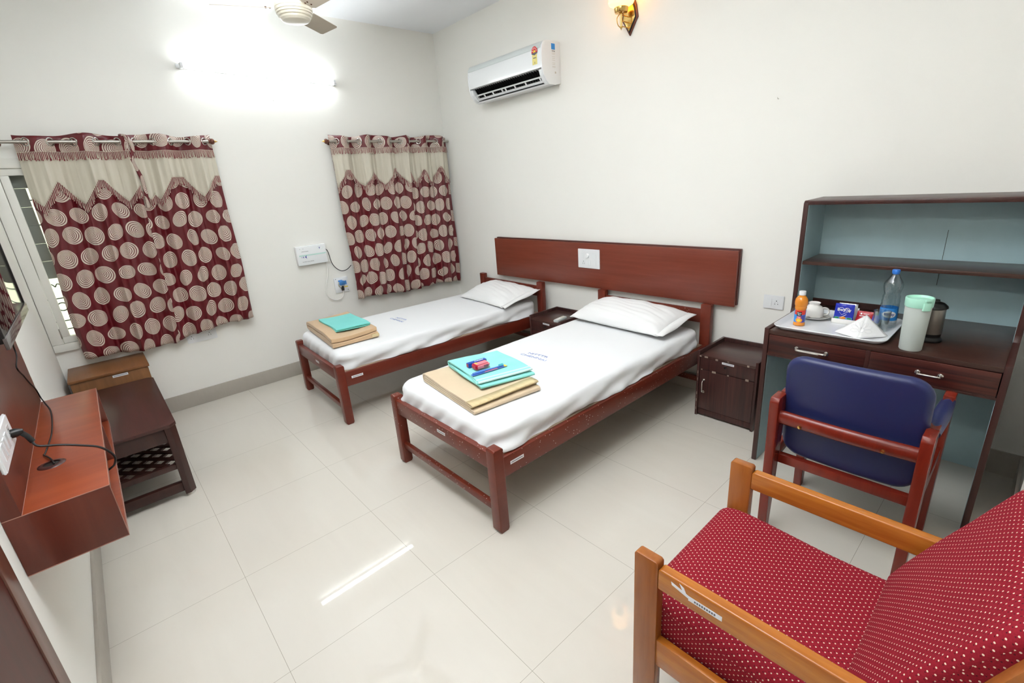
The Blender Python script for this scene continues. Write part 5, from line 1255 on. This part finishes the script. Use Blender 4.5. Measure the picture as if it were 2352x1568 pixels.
bm = bmesh.new(); lathe(bm, [(.030, 0), (.030, .007), (.026, .009)], seg=26, mat=frame((-1.383, -.042, .772), (1, 0, 0), (0, -.55, 1))); box(bm, -1.412, -1.374, -.040, -.020, .785, .800, .003); obj('flap', bm, M['sk_blue'], root, label='blue round flap')
bm = bmesh.new(); lathe(bm, [(.012, 0), (.014, .02), (.011, .045)], seg=16, mat=Matrix.Translation((-1.383, -.036, .700))); obj('plug', bm, M['black'], root)
bm = bmesh.new(); plate(bm, (-1.340, -.0162, .768), (1, 0, 0), (0, 0, 1), .018, .036, .004); obj('rocker', bm, M['sk_blue'], root)
bm = bmesh.new(); plate(bm, (-1.340, -.0162, .728), (1, 0, 0), (0, 0, 1), .036, .010, .0004); obj('warning_strip', bm, M['p_yellow'], root)
bm = bmesh.new(); [lathe(bm, [(.0035, 0), (.0035, .001)], seg=10, mat=frame((x, -.0162, z), (1, 0, 0), (0, 0, 1))) for x, z in ((-1.430, .812), (-1.325, .698))]; obj('screws', bm, M['black'], root)
bm = bmesh.new(); tube(bm, smooth_path([(-1.488, -.02, .993), (-1.484, -.02, .93), (-1.500, -.02, .85), (-1.530, -.02, .77), (-1.540, -.02, .71), (-1.520, -.02, .655), (-1.475, -.025, .625), (-1.425, -.03, .625), (-1.390, -.036, .655), (-1.383, -.036, .700)], 8), .0048, 10); tag(obj('white_cable', bm, M['china']), 'white cable looping below the stabiliser to the round socket', 'cable')

# ------------------------------------------------------------------ curtain rods and curtains
ROD_Y, ROD_Z = -.085, 2.020
def rod(name, x0, x1, fin, brk, label):
    root = thing(name, ((x0 + x1) / 2, ROD_Y, ROD_Z), label, 'curtain rod')
    bm = bmesh.new(); tube(bm, [(x0, ROD_Y, ROD_Z), (x1, ROD_Y, ROD_Z)], .0105, 16); obj('pole', bm, M['steel'], root)
    for x, s in fin:
        bm = bmesh.new(); mt = frame((x, ROD_Y, ROD_Z), (0, 1, 0), (0, 0, 1)) if s > 0 else frame((x, ROD_Y, ROD_Z), (0, -1, 0), (0, 0, 1))
        lathe(bm, [(.012, 0), (.015, .004), (.013, .010), (.020, .018), (.022, .026), (.018, .036), (.010, .041)], seg=24, mat=mt); f = obj('finial', bm, M['bronze'], root)
        bm = bmesh.new(); lathe(bm, [(.009, .040), (.009, .046), (.005, .052), (.001, .064)], seg=16, mat=mt); sub('finial_tip', bm, M['brass'], f)
    for x in brk:
        bm = bmesh.new(); tube(bm, [(x, -.0005, ROD_Z - .004), (x, ROD_Y, ROD_Z - .004)], .006, 10); lathe(bm, [(.018, 0), (.018, .004)], seg=18, mat=frame((x, -.0005, ROD_Z - .004), (1, 0, 0), (0, 0, 1))); obj('bracket', bm, M['bronze'], root)
    return root
rod('curtain_rod', -W + .004, -2.213, [(-2.213, 1)], [-2.235, -3.35], 'steel curtain rod with bronze finial above the left window')
rod('curtain_rod', -1.282, -.012, [(-1.282, -1)], [-1.255, -.03], 'steel curtain rod with bronze finial above the right curtains by the corner')
def curtain(x0, x1, xb0, xb1, ztop, zb0, zb1, ngr, seed, label, val_lows, amp=.036, group=None, tie=None, edge_hi=0.0, first=1):
    """eyelet panel hanging from the rod: x0..x1 at the top, xb0..xb1 at the hem"""
    rnd = random.Random(seed); root = thing('curtain', ((x0 + x1) / 2, ROD_Y, ztop - .7), label, 'curtain', group)
    s = (x1 - x0) / ngr; gx_ = [x0 + s * (i + .5) for i in range(ngr)]; ph = [rnd.uniform(0, 6.28) for _ in range(6)]
    def wave(u, z):
        """distance from the rod plane for fraction u at height z"""
        x = u * (x1 - x0); top = amp * math.sin(PI * (x / s - .5) + (PI if first < 0 else 0))
        f = max(0, min(1, (ztop - z) / 1.3))
        low = amp * (.75 * math.sin(PI * (x / s - .5) * .85 + ph[0] + .5 * f) + .38 * math.sin(2.3 * PI * x / s + ph[1] + f))
        crease = .0065 * (1 - 2 * abs(math.sin(PI * x / s * 1.55 + ph[4] + .6 * f))) * min(1, f * 5) + .0042 * math.sin(PI * x / s * 4.3 + ph[5] + 1.5 * f) * min(1, f * 5)
        return top * (1 - f) + low * f + crease
    def pt(u, z, off=0.0):
        f = (ztop - z) / (ztop - (zb0 + zb1) / 2); f = max(0, min(1.05, f))
        x = (x0 + (x1 - x0) * u) * (1 - f) + (xb0 + (xb1 - xb0) * u) * f
        x += .008 * math.sin(3 * f * PI + ph[2] + u * 3) * f
        y = ROD_Y - wave(u, z) - .005 * f - off
        return Vector((x, min(y, -.012), z))
    nu, nv = 220, 60
    def zt(u): return ztop + .010 * math.sin(PI * u * ngr * .5 + ph[3]) + (edge_hi if u > .93 else 0)
    def zb(u): return zb0 + (zb1 - zb0) * u + .010 * math.sin(5 * u + ph[4])
    # arc length for the printed pattern
    arc = [0]
    for i in range(1, nu + 1): arc.append(arc[-1] + (pt(i / nu, ztop - .5) - pt((i - 1) / nu, ztop - .5)).length)
    P = []; uv = []
    for i in range(nu + 1):
        u = i / nu; row = []
        for j in range(nv + 1):
            z = zt(u) + (zb(u) - zt(u)) * j / nv; row.append(pt(u, z)); uv.append((arc[i] + x0 + 7, z + (seed % 5) * .031))
        P.append(row)
    bm = bmesh.new(); grid(bm, P, nu + 1, nv + 1); o = obj('drape', bm, M['curtain'], root, uv=uv, keep=True, angle=80); md = o.modifiers.new('t', 'SOLIDIFY'); md.thickness = .0018; md.offset = 1
    # valance
    def vb(u):
        x = x0 + (x1 - x0) * u; best = 1e9; L_ = val_lows
        for q in L_: best = min(best, abs(x - q[0]) / q[1])
        return 1.628 + .145 * min(1, best) ** 1.1
    ZV = ztop - .107; P = []; uv = []
    for i in range(nu + 1):
        u = i / nu; row = []
        for j in range(13):
            z = ZV + (vb(u) - ZV) * j / 12; row.append(pt(u, z, .006)); uv.append((arc[i], z))
        P.append(row)
    bm = bmesh.new(); grid(bm, P, nu + 1, 13); vl = obj('valance', bm, M['valance'], root, uv=uv, keep=True, angle=80); md = vl.modifiers.new('t', 'SOLIDIFY'); md.thickness = .0015; md.offset = 1
    # fringes: strands alternate red and cream
    def fringe(zfun, length, name):
        bm = bmesh.new(); nst = int(arc[-1] / .0052); b2 = []
        for k in range(nst):
            u = (k + .5) / nst; z = zfun(u); l = length * rnd.uniform(.85, 1.12); p = pt(u, z, .010); q = pt(min(1, max(0, u + rnd.uniform(-.006, .006))), z - l, .0105 + rnd.uniform(0, .003)); w = .0015
            mi = k % 2; dx = Vector((w, 0, 0)); dy = Vector((0, -.002, 0)); tip = 1.5
            vs = [bm.verts.new(v) for v in (p - dx, p + dx, p + dy, q - dx * tip, q + dx * tip, q + dy * tip)]
            for f in ((0, 2, 5, 3), (2, 1, 4, 5), (1, 0, 3, 4), (3, 5, 4), (0, 1, 2)):
                fc = bm.faces.new([vs[x] for x in f]); fc.material_index = mi
        pp = [pt(i / 120, zfun(i / 120), .010) for i in range(121)]; tube(bm, pp, .0015, 6, mi=0)
        o = obj(name, bm, [M['fr_cream'], M['fr_red']], root); o['kind'] = 'stuff'; return o
    fringe(lambda u: ZV + .004, .050, 'top_fringe'); fringe(lambda u: vb(u) + .004, .055, 'lower_fringe')
    for k, g in enumerate(gx_):
        # ring eyelet in the plane of the cloth at the rod
        u = (g - x0) / (x1 - x0); a = pt(u - .004, ROD_Z); b = pt(u + .004, ROD_Z); d = (b - a).normalized(); c_ = (a + b) / 2
        bm = bmesh.new(); tube(bm, [c_ + d * (.023 * math.cos(t_)) + Vector((0, 0, 1)) * (.023 * math.sin(t_)) for t_ in [2 * PI * q / 20 for q in range(20)]], .0048, 8, closed=True); obj('eyelet', bm, M['chrome'], root)
    if tie:
        bm = bmesh.new(); pts = smooth_path(tie, 6); tube(bm, pts, .012, 10)
        me_uv = [(v.co.x * 4 + 3, v.co.z) for v in bm.verts]; obj('twisted_tie', bm, M['curtain'], root, uv=me_uv)
    return root
G = None
curtain(-3.272, -2.700, -3.325, -2.752, 2.062, .590, .575, 5, 21, 'maroon medallion curtain panel nearest the left wall, half of the left window', [(-3.226, .10), (-3.020, .10), (-2.780, .11)])
curtain(-2.718, -2.188, -2.778, -2.200, 2.062, .585, .652, 5, 34, 'right maroon medallion curtain panel of the left window with a twisted tie', [(-2.650, .10), (-2.595, .09), (-2.325, .10)], first=-1,
        tie=[(-2.735, -.070, 2.060), (-2.705, -.118, 2.045), (-2.690, -.128, 1.98), (-2.712, -.122, 1.90), (-2.690, -.120, 1.78), (-2.692, -.118, 1.68), (-2.70, -.115, 1.58)])
curtain(-1.268, -.520, -1.272, -.565, 2.068, .590, .572, 7, 45, 'wide maroon medallion curtain panel beside the stabiliser box', [(-1.262, .08), (-1.010, .13), (-.790, .12), (-.530, .12)])
curtain(-.520, -.022, -.565, -.030, 2.068, .575, .560, 5, 52, 'narrow maroon medallion curtain panel in the room corner', [(-.44, .10), (-.262, .10), (-.045, .10)], first=-1)

# repeats of one kind share a group
for pre, g in (('single_bed', 'single beds'), ('mattress', 'sheeted mattresses'), ('pillow', 'bed pillows'), ('curtain', 'medallion curtains'), ('curtain_rod', 'curtain rods'), ('bedside_cabinet', 'bedside cabinets'),
               ('tube_light', 'tube lights'), ('sachet', 'sachets in the holder'), ('folded_blanket', 'folded blankets'), ('folded_towel', 'folded towels'), ('wall_socket', 'wall socket plates')):
    for o in bpy.data.objects:
        if o.parent is None and o.name.split('.')[0] == pre and 'label' in o: o['group'] = g
